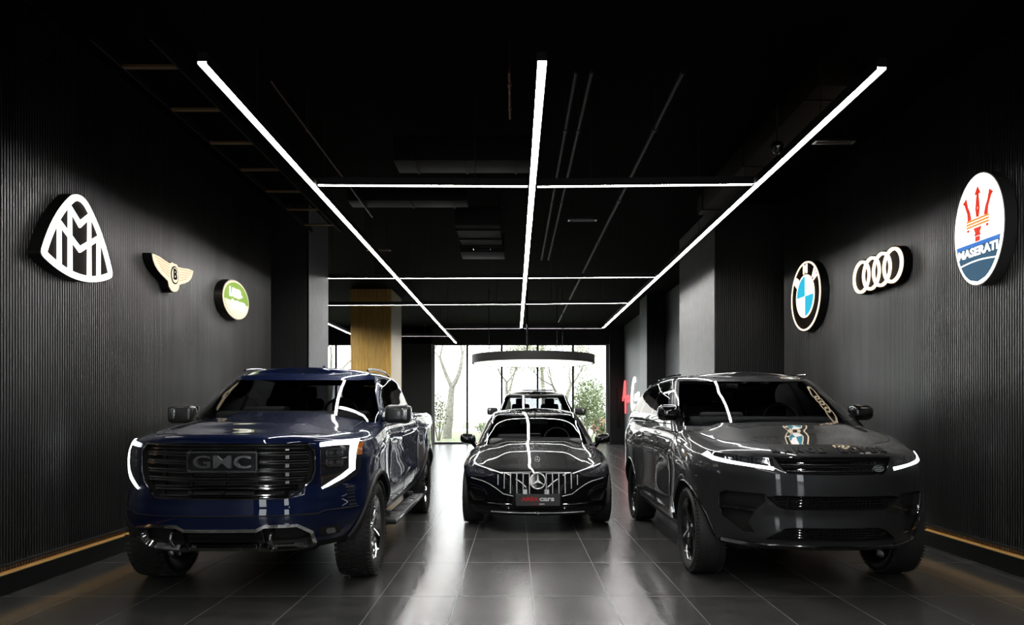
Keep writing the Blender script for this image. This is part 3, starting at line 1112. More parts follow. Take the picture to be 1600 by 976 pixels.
    def tz(s, x, y):
        X = max(1e-3, s.W(y, 1.0) * s.g(y, 1.0))
        q = min(abs(x) / X, 0.999)
        return s.z(y, 1.0) + s.crown(math.copysign(q * X, x), y, X)
    def top(s, x, y):
        h = 0.004
        zx = (s.tz(x + h, y) - s.tz(x - h, y)) / (2 * h)
        zy = (s.tz(x, y + h) - s.tz(x, y - h)) / (2 * h)
        return Vector((x, y, s.tz(x, y))), Vector((-zx, -zy, 1)).normalized()

def carve(bm, cutter, slots_mats, cut_mat):
    """Boolean difference; the cut faces take the cutter's material."""
    def tmp(b, mats):
        me = bpy.data.meshes.new('tmp')
        b.to_mesh(me)
        b.free()
        for m in mats:
            me.materials.append(m)
        o = bpy.data.objects.new('tmp', me)
        COL.objects.link(o)
        return o
    mats = list(slots_mats) + [cut_mat]
    a = tmp(bm, mats)
    for f in cutter.faces:
        f.material_index = len(mats) - 1
    b = tmp(cutter, mats)
    md = a.modifiers.new('cut', 'BOOLEAN')
    md.object = b
    md.operation = 'DIFFERENCE'
    md.solver = 'EXACT'
    md.use_self = True
    md.material_mode = 'INDEX'
    dg = bpy.context.evaluated_depsgraph_get()
    me = bpy.data.meshes.new_from_object(a.evaluated_get(dg))
    out = bmesh.new()
    out.from_mesh(me)
    for o in (a, b):
        bpy.data.objects.remove(o)
    bpy.data.meshes.remove(me)
    return out

def islands(bm):
    """Each connected piece of a mesh as a mesh of its own."""
    bm.verts.index_update()
    seen = set()
    out = []
    for v in bm.verts:
        if v.index in seen:
            continue
        stack, comp = [v], set()
        while stack:
            w = stack.pop()
            if w.index in comp:
                continue
            comp.add(w.index)
            stack += [e.other_vert(w) for e in w.link_edges]
        seen |= comp
        q = bm.copy()
        q.verts.index_update()
        bmesh.ops.delete(q, geom=[u for u in q.verts if u.index not in comp], context='VERTS')
        if len(q.faces):
            out.append(q)
        else:
            q.free()
    return out

def split(bm, slots, mats, parent, names=None, angle=32):
    """One object for each slot of a mesh, named after the slot."""
    res = {}
    for i, n in enumerate(slots):
        b = bm.copy()
        bmesh.ops.delete(b, geom=[f for f in b.faces if f.material_index != i], context='FACES')
        if len(b.faces) == 0:
            b.free()
            continue
        for f in b.faces:
            f.material_index = 0
        if n == 'pillar':
            for q in islands(b):
                link('pillar', q, mats[i], parent, angle)
            b.free()
            continue
        if n == 'wheel_arch':
            for q in islands(b):
                c = sum((v.co for v in q.verts), Vector()) / len(q.verts)
                link('wheel_arch' if abs(c.x) > .5 and c.y > .5 else 'grille_recess', q, mats[i], parent, angle)
            b.free()
            continue
        res[n] = link((names or {}).get(n, n), b, mats[i], parent, angle)
    bm.free()
    return res

def wheel_cutter(bm, x_in, x_out, y, z, r, seg=40):
    for s in (-1, 1):
        A = [bm.verts.new((s * x_in, y + r * math.cos(k * 2 * PI / seg), z + r * math.sin(k * 2 * PI / seg))) for k in range(seg)]
        B = [bm.verts.new((s * x_out, y + r * math.cos(k * 2 * PI / seg), z + r * math.sin(k * 2 * PI / seg))) for k in range(seg)]
        fs = []
        for k in range(seg):
            fs.append(bm.faces.new((A[k], A[(k + 1) % seg], B[(k + 1) % seg], B[k])))
        fs.append(bm.faces.new(A))
        fs.append(bm.faces.new(B))
        bmesh.ops.recalc_face_normals(bm, faces=fs)

def make_wheel(car, s, x_out, y, R, w, rim_r, style, rim_m, steer=0.0, tread=0):
    """s: +1 or -1 side of the car; x_out: outer face of the tyre."""
    wn_ = node('wheel', car, (s * (x_out - w / 2), y, R), (0, 0, steer))
    if s < 0:
        wn_.rotation_euler[2] = PI + steer
    h = w / 2
    bm = BM()
    sw = R - rim_r
    prof = [(-h * 0.78, rim_r), (-h * 0.97, rim_r + sw * 0.25), (-h, rim_r + sw * 0.55), (-h * 0.93, R - 0.030), (-h * 0.80, R - 0.008), (-h * 0.4, R), (h * 0.4, R), (h * 0.80, R - 0.008), (h * 0.93, R - 0.030), (h, rim_r + sw * 0.55), (h * 0.97, rim_r + sw * 0.25), (h * 0.78, rim_r), (h * 0.70, rim_r - 0.012), (-h * 0.70, rim_r - 0.012), (-h * 0.78, rim_r)]
    lathe_x(bm, prof, 64)
    bmesh.ops.remove_doubles(bm, verts=bm.verts, dist=1e-5)
    if tread:
        for k in range(tread):
            a = k * 2 * PI / tread
            for i, x in enumerate((-0.88, -0.45, 0.0, 0.45, 0.88)):
                aa = a + (PI / tread if i % 2 else 0)
                rr = R - 0.012 if abs(x) > 0.8 else R - 0.001
                box(bm, (x * h, rr * math.cos(aa), rr * math.sin(aa)), (h * 0.34, 2 * PI * R / tread * 0.62, 0.016) , 0, rot=None)
                vs = bm.verts[:] [-8:]
                bmesh.ops.rotate(bm, cent=(x * h, rr * math.cos(aa), rr * math.sin(aa)), matrix=Matrix.Rotation(aa - PI / 2, 3, 'X'), verts=vs)
    else:
        for x in (-0.45, -0.15, 0.15, 0.45):
            lathe_x(bm, [(x * h - 0.006, R + 0.0005), (x * h - 0.004, R - 0.004), (x * h + 0.004, R - 0.004), (x * h + 0.006, R + 0.0005)], 64)
        for k in range(72):
            a = k * 2 * PI / 72
            for xx in (-0.84, 0.84):
                box(bm, (xx * h, (R - 0.014) * math.cos(a), (R - 0.014) * math.sin(a)), (h * 0.2, 0.012, 0.012), 0)
                bmesh.ops.rotate(bm, cent=(xx * h, (R - 0.014) * math.cos(a), (R - 0.014) * math.sin(a)), matrix=Matrix.Rotation(a - PI / 2, 3, 'X'), verts=bm.verts[:][-8:])
    bmesh.ops.recalc_face_normals(bm, faces=bm.faces)
    link('tyre', bm, rubber, wn_, 40)
    # rim: barrel and lip
    bm = BM()
    lathe_x(bm, [(h * 0.72, rim_r + 0.004), (h * 0.80, rim_r + 0.002), (h * 0.82, rim_r - 0.012), (h * 0.70, rim_r - 0.022), (h * 0.1, rim_r - 0.045), (-h * 0.75, rim_r - 0.03), (-h * 0.75, rim_r), (h * 0.72, rim_r + 0.004)], 64)
    bmesh.ops.recalc_face_normals(bm, faces=bm.faces)
    link('rim', bm, rim_m, wn_, 40)
    bm = BM()
    ns, split_w, wd, xo = style
    x0 = h * 0.62
    for k in range(ns):
        a0 = k * 2 * PI / ns + 0.2
        for d in ((-split_w, split_w) if split_w else (0,)):
            a_in, a_out = a0 + d * 0.35, a0 + d
            pin = Vector((x0 + xo, 0.05 * math.cos(a_in), 0.05 * math.sin(a_in)))
            pmid = Vector((x0 + xo * 0.7, rim_r * 0.6 * math.cos((a_in + a_out) / 2), rim_r * 0.6 * math.sin((a_in + a_out) / 2)))
            pout = Vector((x0 + 0.006, (rim_r - 0.012) * math.cos(a_out), (rim_r - 0.012) * math.sin(a_out)))
            rings = []
            for p, ww, th in ((pin, wd * 1.1, 0.03), (pmid, wd * 0.85, 0.028), (pout, wd, 0.025)):
                ra = math.atan2(p.z, p.y)
                tg = Vector((0, -math.sin(ra), math.cos(ra)))
                ex = Vector((1, 0, 0))
                rings.append([bm.verts.new(p + tg * ww / 2 - ex * th), bm.verts.new(p + tg * ww / 2 - ex * 0.006), bm.verts.new(p + tg * ww * 0.28), bm.verts.new(p - tg * ww * 0.28), bm.verts.new(p - tg * ww / 2 - ex * 0.006), bm.verts.new(p - tg * ww / 2 - ex * th)])
            for A, B in zip(rings[:-1], rings[1:]):
                for i in range(6):
                    bm.faces.new((A[i], A[(i + 1) % 6], B[(i + 1) % 6], B[i]))
            bm.faces.new(rings[0])
            bm.faces.new(rings[-1])
    bmesh.ops.recalc_face_normals(bm, faces=bm.faces)
    link('spokes', bm, rim_m, wn_, 25)
    bm = BM()
    lathe_x(bm, [(x0 + xo + 0.012, 0.001), (x0 + xo + 0.012, 0.035), (x0 + xo, 0.045), (x0 + xo - 0.03, 0.05), (x0 + xo - 0.03, 0.001)], 24)
    for k in range(6):
        a = k * PI / 3
        box(bm, (x0 + xo - 0.004, 0.062 * math.cos(a), 0.062 * math.sin(a)), (0.02, 0.018, 0.018), 0.004)
    lathe_x(bm, [(x0 + xo - 0.012, 0.02), (x0 + xo - 0.012, 0.085), (x0 + xo - 0.035, 0.085), (x0 + xo - 0.035, 0.02)], 32)
    bmesh.ops.recalc_face_normals(bm, faces=bm.faces)
    link('hub_cap', bm, rim_m, wn_, 40)
    bm = BM()
    lathe_x(bm, [(0.0, 0.06), (0.0, rim_r * 0.74), (-0.03, rim_r * 0.74), (-0.03, 0.06), (0.0, 0.06)], 40)
    bmesh.ops.recalc_face_normals(bm, faces=bm.faces)
    link('brake_disc', bm, satin_metal, wn_, 30)
    return wn_

def seats_and_dash(car, ydash, zbelt, width, yseat, zhead, rows=(0.0,)):
    """What shows through the glazing: dashboard, steering wheel, seats with headrests."""
    bm = BM()
    box(bm, (0, ydash + 0.25, zbelt - 0.02), (width * 1.8, 0.55, 0.16), 0.05, 3)
    box(bm, (-width * 0.45, ydash + 0.45, zbelt + 0.07), (0.42, 0.22, 0.07), 0.03, 3)
    link('dashboard', bm, trim_grey, car, 40)
    bm = BM()
    c = Vector((width * 0.45, ydash + 0.62, zbelt + 0.02))
    pts = []
    for k in range(28):
        a = k * 2 * PI / 28
        pts.append(c + Vector((0.185 * math.cos(a), -0.07 * math.sin(a) + 0.07 * math.sin(a) * 2, 0.17 * math.sin(a))))
    tube(bm, pts, 0.016, 8, closed=True)
    for a in (0.1, PI - 0.1, -PI / 2):
        tube(bm, [c, c + Vector((0.18 * math.cos(a), 0.07 * math.sin(a), 0.165 * math.sin(a)))], 0.018, 6)
    link('steering_wheel', bm, leather, car, 50)
    for r_ in rows:
        for s in (-1, 1):
            bm = BM()
            R = Matrix.Rotation(-0.2, 3, 'X')
            x = s * width * 0.47
            hb = zhead - zbelt
            box(bm, (x, yseat + r_, zbelt + hb * 0.22), (0.46, 0.14, hb * 0.75), 0.06, 4, rot=R)
            box(bm, (x, yseat + r_ + 0.06, zhead - 0.085), (0.25, 0.10, 0.17), 0.045, 4, rot=R)
            for q in (-0.06, 0.06):
                tube(bm, [(x + q, yseat + r_ + 0.04, zhead - 0.22), (x + q, yseat + r_ + 0.06, zhead - 0.12)], 0.007, 6)
            link('seat', bm, leather, car, 45)
    bm = BM()
    box(bm, (0, ydash + 0.62, zhead + 0.02), (0.24, 0.03, 0.075), 0.02, 3)
    tube(bm, [(0, ydash + 0.60, zhead + 0.03), (0, ydash + 0.50, zhead + 0.09)], 0.01, 6)
    link('rear_view_mirror', bm, black_soft, car, 40)

def side_line(bm, sh, sg, pts, r=0.004):
    f = sh.side(sg)
    out = []
    for (y, z) in pts:
        p, n = f(y, z)
        out.append(p + n * (-r * 0.25))
    tube(bm, out, r, 5)

def front_line(bm, sh, pts, r, lift=0.5, dens=0.04, surf=None):
    f = surf or sh.front
    out = []
    for i in range(len(pts) - 1):
        a, b = Vector(pts[i]), Vector(pts[i + 1])
        n = max(1, int((b - a).length / dens))
        for k in range(n):
            out.append(a.lerp(b, k / n))
    out.append(Vector(pts[-1]))
    P = []
    for q in out:
        p, n = f(q.x, q.y)
        P.append(p + n * r * lift)
    tube(bm, P, r, 6)

def levels(*knots):
    out = []
    for i in range(len(knots) - 1):
        a, b, n = knots[i][0], knots[i + 1][0], knots[i][1]
        out += [a + (b - a) * k / n for k in range(n)]
    return out + [knots[-1][0]]
# ------------------------------------------------------------------ pickup trucks
def poly_mirror(half):
    """Right half (x >= 0, listed from the centre top round to the centre bottom) -> whole outline."""
    return half + [(-a, b) for a, b in reversed(half) if a > 1e-6]

def pickup(label, loc, rz, body_paint, sunroof=False, detail=True, glass_m=None, group=None):
    car = root('pickup_truck', label, 'car', loc, rz, group)
    glass_m = glass_m or tint_dark
    sh = Shell(L=5.89, n=2.8, nb=4.5,
               F0=[(0, .14), (.08, .05), (.2, .01), (.36, .0), (.39, .012), (.5, .02), (.54, .045), (.86, .045), (.93, .05), (.97, .065), (1, .11)],
               R=1.0, B0=[(0, .06), (.2, .0), (1, .02)], Rb=.35,
               zlo=[(0, .37), (.6, .40), (1.6, .44), (4.0, .46), (5.89, .52)],
               zhi=[(.0, 1.285), (.15, 1.278), (.35, 1.26), (.7, 1.27), (1.1, 1.305), (1.6, 1.35), (2.2, 1.36), (3.8, 1.38), (3.95, 1.41), (5.89, 1.42)],
               Wp=[(0, 1.0), (1.0, 1.005), (2.0, .985), (4.0, .985), (4.7, 1.0), (5.89, .98)],
               Ws=[(0, .93), (.12, .97), (.3, 1.0), (.5, .985), (.62, .985), (.8, .995), (.9, .985), (.96, .96), (1, .90)],
               flares=[(.98, .62, .035, .1, .9), (4.73, .62, .035, .1, .9)],
               knots=[1.74, 2.76, 3.68, 3.84], counts=[8, 10, 10, 2, 16])
    cC = interp([(.11, 0), (.3, .035), (.6, .075), (1.0, .085), (1.4, .085), (1.7, .07), (1.9, 0.0)])
    def crown(x, y, X):
        q = min(1, abs(x) / max(X, 1e-3))
        bulge = .028 * (1 / (1 + math.exp((abs(x) - .50) * 40))) * min(1, max(0, (y - .12) / .35)) * min(1, max(0, (1.75 - y) / .3))
        return cC(y) * (1 - q ** 3.0) + bulge * (1 - q ** 6)
    sh.crown = crown
    slots = ['body', 'hood', 'front_door_right', 'front_door_left', 'rear_door_right', 'rear_door_left', 'valance', 'deck', 'bed_cover', 'wheel_arch']
    mats = [body_paint, body_paint, body_paint, body_paint, body_paint, body_paint, black_soft, black_soft, black_soft, void_black]
    def side_slot(sg, tm, j, ym, side):
        if tm < .07:
            return 'valance'
        if .12 < tm:
            if sg == 's1':
                return 'front_door_' + ('right', 'left')[side]
            if sg == 's2':
                return 'rear_door_' + ('right', 'left')[side]
        return 'body'
    def top_slot(y, q):
        if y < 1.62:
            return 'hood' if abs(q) < .88 else 'body'
        if y < 3.80:
            return 'deck'
        return 'bed_cover' if abs(q) < .88 else 'body'
    bm = sh.build(levels((0, 2), (.07, 2), (.12, 6), (.39, 3), (.54, 10), (.9, 6), (1, 1)), slots[:-1], side_slot, top_slot, 22, 'valance')
    cut = BM()
    wheel_cutter(cut, .60, 1.4, .98, .42, .485)
    wheel_cutter(cut, .60, 1.4, 4.73, .42, .485)
    G = poly_mirror([(0, 1.205), (.60, 1.205), (.66, 1.16), (.67, 1.0), (.645, .93), (.56, .835), (.50, .80), (0, .80)])
    patch(cut, [G], sh.front, .15, -.055, .08)
    LG = poly_mirror([(0, .545), (.27, .545), (.32, .575), (.56, .575), (.645, .53), (.655, .43), (.56, .405), (.30, .405), (.25, .425), (0, .425)])
    patch(cut, [LG], sh.front, .15, -.06, .08)
    bm = carve(bm, cut, mats[:-1], void_black)
    nm = {'front_door_right': 'front_door', 'front_door_left': 'front_door', 'rear_door_right': 'rear_door', 'rear_door_left': 'rear_door'}
    split(bm, slots, mats, car, nm)
    # cab
    gh = Shell(L=3.86, n=4.0, nb=6, F0=[(0, 1.22), (.88, 1.98), (.95, 2.06), (1, 2.20)], R=[(0, .38), (1, .38)],
               B0=[(0, .02), (.88, .10), (1, .20)], Rb=.16, zlo=1.29,
               zhi=[(2.0, 1.845), (2.3, 1.875), (2.8, 1.89), (3.3, 1.885), (3.86, 1.84)], Wp=1.0,
               Ws=[(0, .94), (.2, .925), (.5, .855), (.88, .76), (.95, .73), (1, .67)], nx=10, ny=10,
               knots=[lambda t: interp([(0, 1.66), (.88, 2.42), (1, 2.62)])(t), lambda t: 2.72 + .03 * t, lambda t: 2.83 + .02 * t, lambda t: 3.56 - .06 * t],
               counts=[1, 9, 2, 9, 2], crown=lambda x, y, X: .055 * (1 - (abs(x) / max(X, 1e-3)) ** 2.4))
    gs = ['cab', 'windshield', 'front_window_right', 'front_window_left', 'rear_window_right', 'rear_window_left', 'back_window', 'pillar', 'roof']
    gm = [body_paint, glass_m if sunroof else screen_glass, glass_m, glass_m, glass_m, glass_m, glass_m, black_gloss, body_paint]
    def gslot(sg, tm, j, ym, side):
        if .1 < tm < .88:
            if sg == 'front' or (sg == 'fcorner' and j < gh.nx + 5):
                return 'windshield'
            if sg == 's1':
                return 'front_window_' + ('right', 'left')[side]
            if sg == 's2':
                return 'pillar'
            if sg == 's3':
                return 'rear_window_' + ('right', 'left')[side]
            if sg == 'rear':
                return 'back_window'
        return 'cab'
    gb = gh.build(levels((0, 1), (.1, 14), (.88, 4), (.95, 3), (1, 1)), gs, gslot, lambda y, q: 'roof', 16, None)
    split(gb, gs, gm, car, {'front_window_right': 'front_window', 'front_window_left': 'front_window', 'rear_window_right': 'rear_window', 'rear_window_left': 'rear_window'})
    seats_and_dash(car, 1.62, 1.40, .80, 2.75, 1.76, (0.0, 0.75) if detail else (0.0,))
    # seams
    bm = BM()
    for sg in (-1, 1):
        for y in (1.74, 2.76, 3.68):
            side_line(bm, sh, sg, [(y, .56 + k * .03) for k in range(27)], .005)
        side_line(bm, sh, sg, [(1.74 + k * .1, .56) for k in range(20)], .005)
        side_line(bm, sh, sg, [(3.86, .60 + k * .03) for k in range(26)], .006)
    front_line(bm, sh, [(-.95 + k * .05, .685 - (.02 if abs(-.95 + k * .05) < .72 else 0)) for k in range(39)], .006, 0)
    for sg in (-1, 1):
        pts = [sh.top(sg * sh.W(y, 1) * sh.g(y, 1) * .88, y) for y in [.16 + .06 * k for k in range(25)]]
        tube(bm, [p + n * .0005 for p, n in pts], .004, 5)
    link('panel_gaps', bm, void_black, car, 40)
    # chrome trim under the windows, badges, handles
    bm = BM()
    for sg in (-1, 1):
        f = gh.side(sg)
        pts = [f(y, 1.352)[0] + f(y, 1.352)[1] * .006 for y in [1.75 + .06 * k for k in range(34)]]
        tube(bm, pts, .010, 6)
    link('window_trim', bm, chrome, car, 40)
    for sg in (-1, 1):
        for y in (2.58, 3.50):
            bm = BM()
            f = sh.side(sg)
            pts = []
            for k in range(9):
                t = k / 8
                p, n = f(y - .11 + .22 * t, 1.215)
                pts.append(p + n * (.005 + .030 * math.sin(PI * t) ** .6))
            tube(bm, pts, .012, 8)
            link('door_handle', bm, chrome, car, 50)
        bm = BM()
        cells = text_cells('DENALI', .1, .002, fit=.42, fit_h=.055)
        cells = [[(sg * a + 2.28, b + .70) for a, b in (c if sg > 0 else c)] for c in cells]
        patch(bm, cells, sh.side(sg), .008, 0, None)
        link('door_badge', bm, chrome, car, 0)
        # wheel-arch lips
        for ya in (.98, 4.73):
            bm = BM()
            f = sh.side(sg)
            pts = []
            for k in range(41):
                a = math.radians(-14 + 208 * k / 40)
                y, z = ya + .50 * math.cos(a), .42 + .50 * math.sin(a)
                if z < sh.zlo(y) + .02:
                    continue
                p, n = f(y, z)
                pts.append(p + n * .004)
            rings = []
            tube(bm, pts, .026, 8)
            link('arch_lip', bm, black_soft, car, 60)
    # doors mirrors
    for sg in (-1, 1):
        mr = node('door_mirror', car, (sg * 1.075, 1.70, 1.425))
        bm = BM()
        box(bm, (0, 0, 0), (.26, .15, .185), .05, 4)
        link('mirror_housing', bm, black_soft if not detail else mat('mirror_grey_cap', (.035, .035, .037), .28, coat=.5), mr, 45)
        bm = BM()
        box(bm, (sg * .07, -.065, .0), (.07, .03, .12), .012, 2)
        link('mirror_lamp', bm, satin_metal, mr, 45)
        bm = BM()
        box(bm, (0, .078, 0), (.25, .006, .15), .002, 1)
        link('mirror_glass', bm, mirror_m, mr, 45)
        bm = BM()
        box(bm, (-sg * .17, .02, -.05), (.16, .09, .05), .015, 3)
        link('mirror_arm', bm, black_soft, mr, 45)
    # grille: chrome bars in a dark frame
    gr = node('grille', car)
    inner = lambda z: min(.64, .64 if z > .95 else .64 - (.95 - z) * .95)
    for i in range(6):
        z = 1.138 - i * .066
        bm = BM()
        w = inner(z) - .01
        front_line(bm, sh, [(-w, z + .010), (w, z + .010)], .011, -2.2)
        front_line(bm, sh, [(-w, z - .010), (w, z - .010)], .011, -2.2)
        segs = [(-w, -.50), (-.46, -.27), (-.24, -.02), (.02, .24), (.27, .46), (.50, w)]
        for a, b in segs:
            if b - a > .03:
                patch(bm, [[(a, z - .013), (b, z - .013), (b, z + .013), (a, z + .013)]], sh.front, -.030, -.04, .05)
        link('grille_bar', bm, dark_chrome if i != 1 else dark_chrome, gr, 40)
    for x in (-.48, -.255, 0, .255, .48):
        bm = BM()
        patch(bm, [[(x - .014, .81), (x + .014, .81), (x + .014, 1.17), (x - .014, 1.17)]], sh.front, -.030, -.05, .05)
        link('grille_post', bm, black_gloss, gr, 0)
    bm = BM()
    front_line(bm, sh, [(-.62, 1.205), (.62, 1.205)], .010, .2)
    front_line(bm, sh, [(-.60, 1.178), (.60, 1.178)], .008, -1.6)
    front_line(bm, sh, [(.62, 1.203), (.665, 1.155), (.672, 1.0), (.645, .925), (.56, .83), (.50, .797), (-.50, .797), (-.56, .83), (-.645, .925), (-.672, 1.0), (-.665, 1.155), (-.62, 1.203)], .008, .2)
    link('grille_surround', bm, dark_chrome, gr, 40)
    bm = BM()
    patch(bm, stroke(rrect(-.262, 1.0, .262, 1.148, .012, 3), .012, True), sh.front, .006, -.02, None)
    link('badge_frame', bm, dark_chrome, gr, 20)
    bm = BM()
    patch(bm, [rrect(-.262, 1.0, .262, 1.148, .012, 3)], sh.front, -.012, -.03, .06)
    link('badge_plate', bm, black_gloss, gr, 20)
    bm = BM()
    patch(bm, shift(text_cells('GMC', .2, .003, fit=.44, fit_h=.098), 0, 1.074), sh.front, .004, -.02, None)
    link('badge_letters', bm, satin_metal, gr, 20)
    # lamps
    for sg in (-1, 1):
        hl = node('headlamp', car)
        M_ = (lambda c: c) if sg > 0 else mir
        bm = BM()
        hp = [[(.705, 1.205), (.86, 1.215), (.935, 1.225), (.955, 1.17), (.955, 1.0), (.93, .93), (.80, .855), (.715, .85), (.705, .95)]]
        patch(bm, M_(hp), sh.front, .004, -.02, .03)
        link('lamp_housing', bm, lens_dark, hl, 30)
        bm = BM()
        dp = stroke([(.70, 1.195), (.80, 1.205), (.905, 1.206), (.90, .99), (.84, .935), (.715, .855)], [.03, .034, .04, .032, .03, .018])
        patch(bm, M_(dp), sh.front, .010, -.004, .03)
        link('running_light', bm, drl, hl, 30)
        bm = BM()
        for zz in (1.13, 1.055):
            patch(bm, M_(stroke(rrect(.745, zz - .028, .845, zz + .028, .012, 3), .008, True)), sh.front, .008, .002, .03)
            for xx in (.77, .82):
                patch(bm, M_([ell(xx, zz, .018, .018, 12)]), sh.front, .007, .002, None)
        link('projector', bm, lens_clear, hl, 30)
        bm = BM()
        patch(bm, M_([[(.925, 1.20), (.95, 1.20), (.955, 1.10), (.93, 1.10)]]), sh.front, .008, .0, .02)
        link('side_marker', bm, amber, hl, 30)
        bm = BM()
        patch(bm, M_([rrect(.70, .485, .83, .555, .012, 3)]), sh.front, .006, -.02, .05)
        link('fog_lamp_pocket', bm, void_black, car, 30)
        bm = BM()
        patch(bm, M_([rrect(.745, .497, .80, .543, .012, 3)]), sh.front, .009, .0, .05)
        link('fog_lamp', bm, lens_clear, car, 30)
        bm = BM()
        for k in range(6):
            z0 = .70 + k * .028
            p, n = sh.side(sg)(.43, z0)
            patch(bm, [[(.36, z0), (.43, z0), (.43, z0 + .014), (.36, z0 + .014)]], sh.side(sg), .003, -.01, .03)
        link('corner_vent', bm, void_black, car, 0)
    # bumper chrome
    bm = BM()
    top = [(-.66, .44), (-.65, .53), (-.56, .588), (-.33, .588), (-.27, .558), (.27, .558), (.33, .588), (.56, .588), (.65, .53), (.66, .44)]
    bot = [(-.66, .44), (-.60, .395), (-.32, .39), (-.25, .415), (.25, .415), (.32, .39), (.60, .395), (.66, .44)]
    patch(bm, stroke(top, .024), sh.front, .016, -.03, .04)
    patch(bm, stroke(bot, .030), sh.front, .018, -.03, .04)
    for s_ in (-1, 1):
        patch(bm, [[(s_ * .25, .425), (s_ * .30, .395), (s_ * .36, .395), (s_ * .33, .43), (s_ * .28, .44)]], sh.front, .026, -.02, .04)
    link('bumper_trim', bm, chrome, car, 35)
    bm = BM()
    for z in (.455, .485, .515):
        front_line(bm, sh, [(-.26, z), (.26, z)], .006, -4)
    for s_ in (-1, 1):
        patch(bm, [[(s_ * .30, .41), (s_ * .31, .41), (s_ * .31, .575), (s_ * .30, .575)]], sh.front, -.01, -.05, None)
    link('lower_grille', bm, black_gloss, car, 40)
    for s_ in (-1, 1):
        bm = BM()
        p, n = sh.front(s_ * .375, .49)
        pts = [p + Vector((0, -.0, .06 * math.cos(a))) + Vector((0, .04 - .075 * math.sin(a), 0)) for a in [PI * k / 12 for k in range(13)]]
        tube(bm, pts, .014, 8)
        link('tow_hook', bm, satin_metal, car, 50)
    # running boards
    for sg in (-1, 1):
        rb = node('running_board', car, (sg * .99, 2.68, .36))
        bm = BM()
        box(bm, (0, 0, 0), (.17, 2.15, .055), .02, 3)
        for y in (-.8, .8):
            box(bm, (-sg * .12, y, .06), (.2, .08, .05), .01)
        link('board', bm, black_soft, rb, 45)
        for y0 in (-.75, -.25, .25, .72):
            bm = BM()
            box(bm, (0, y0, .028), (.11, .36, .004))
            for k in range(5):
                box(bm, (0, y0 + (k - 2) * .075, .030), (.10, .03, .008), .003, 1)
            link('step_pad', bm, satin_metal, rb, 30)
        bm = BM()
        tube(bm, [(sg * .082, -1.06, .01), (sg * .082, 1.06, .01)], .008, 6)
        link('board_trim', bm, chrome, rb, 50)
    # rear lamps, tailgate, exhaust
    for sg in (-1, 1):
        bm = BM()
        patch(bm, [rrect(5.62, .98, 5.84, 1.33, .03, 4)], sh.side(sg), .006, -.02, .05)
        link('tail_lamp', bm, mat('red_lamp_lens', (.25, .01, .01), .08, coat=1.0), car, 30)
    bm = BM()
    box(bm, (0, 5.885, .95), (1.45, .03, .62), .015)
    box(bm, (0, 5.905, 1.05), (.5, .02, .08), .01)
    link('tailgate', bm, body_paint, car, 40)
    bm = BM()
    box(bm, (0, 5.93, .56), (1.8, .12, .16), .03, 3)
    link('rear_bumper', bm, chrome, car, 40)
    bm = BM()
    box(bm, (0, 2.9, .36), (1.1, 4.6, .16), .03)
    box(bm, (0, .98, .40), (1.5, .16, .14), .02)
    box(bm, (0, 4.73, .40), (1.5, .16, .14), .02)
    link('chassis', bm, void_black, car, 0)
    # roof things
    bm = BM()
    zr = 1.94
    vs = [bm.verts.new(p) for p in ((-.025, 2.80, zr - .02), (.025, 2.80, zr - .02), (.022, 3.0, zr - .02), (-.022, 3.0, zr - .02), (-.004, 2.95, zr + .05), (.004, 2.95, zr + .05), (.004, 2.99, zr + .05), (-.004, 2.99, zr + .05))]
    for f in ((0, 1, 5, 4), (1, 2, 6, 5), (2, 3, 7, 6), (3, 0, 4, 7), (4, 5, 6, 7)):
        bm.faces.new([vs[i] for i in f])
    bmesh.ops.recalc_face_normals(bm, faces=bm.faces)
    link('roof_antenna', bm, body_paint, car, 40)
    for sg in (-1, 1):
        bm = BM()
        tube(bm, [(sg * .66, 2.25 + .05 * k, gh.tz(sg * .62, 2.3 + .05 * k) + .018 + .012 * math.sin(PI * k / 26)) for k in range(27)], .014, 8)
        link('roof_rail', bm, dark_chrome, car, 50)
    if sunroof:
        bm = BM()
        box(bm, (.06, 2.75, 1.965), (.80, .55, .03), .012, 2)
        link('raised_sunroof', bm, black_gloss, car, 40)
    for ya in (.98, 4.73):
        for sg in (-1, 1):
            make_wheel(car, sg, 1.01, ya, .42, .285, .285, (6, .17, .050, .0), chrome if detail else grey_wheel, 0.0, 60 if detail else 0)
    return car

pickup('midnight blue pickup truck with chrome barred grille, parked along the left ribbed wall', (-2.235, 5.21, 0), math.radians(0.6), blue_paint)
pickup('black pickup truck behind the black saloon, only windscreen, roof and mirrors showing', (.50, 15.2, 0), 0.0, black_paint, sunroof=True, detail=False, glass_m=tint_light)
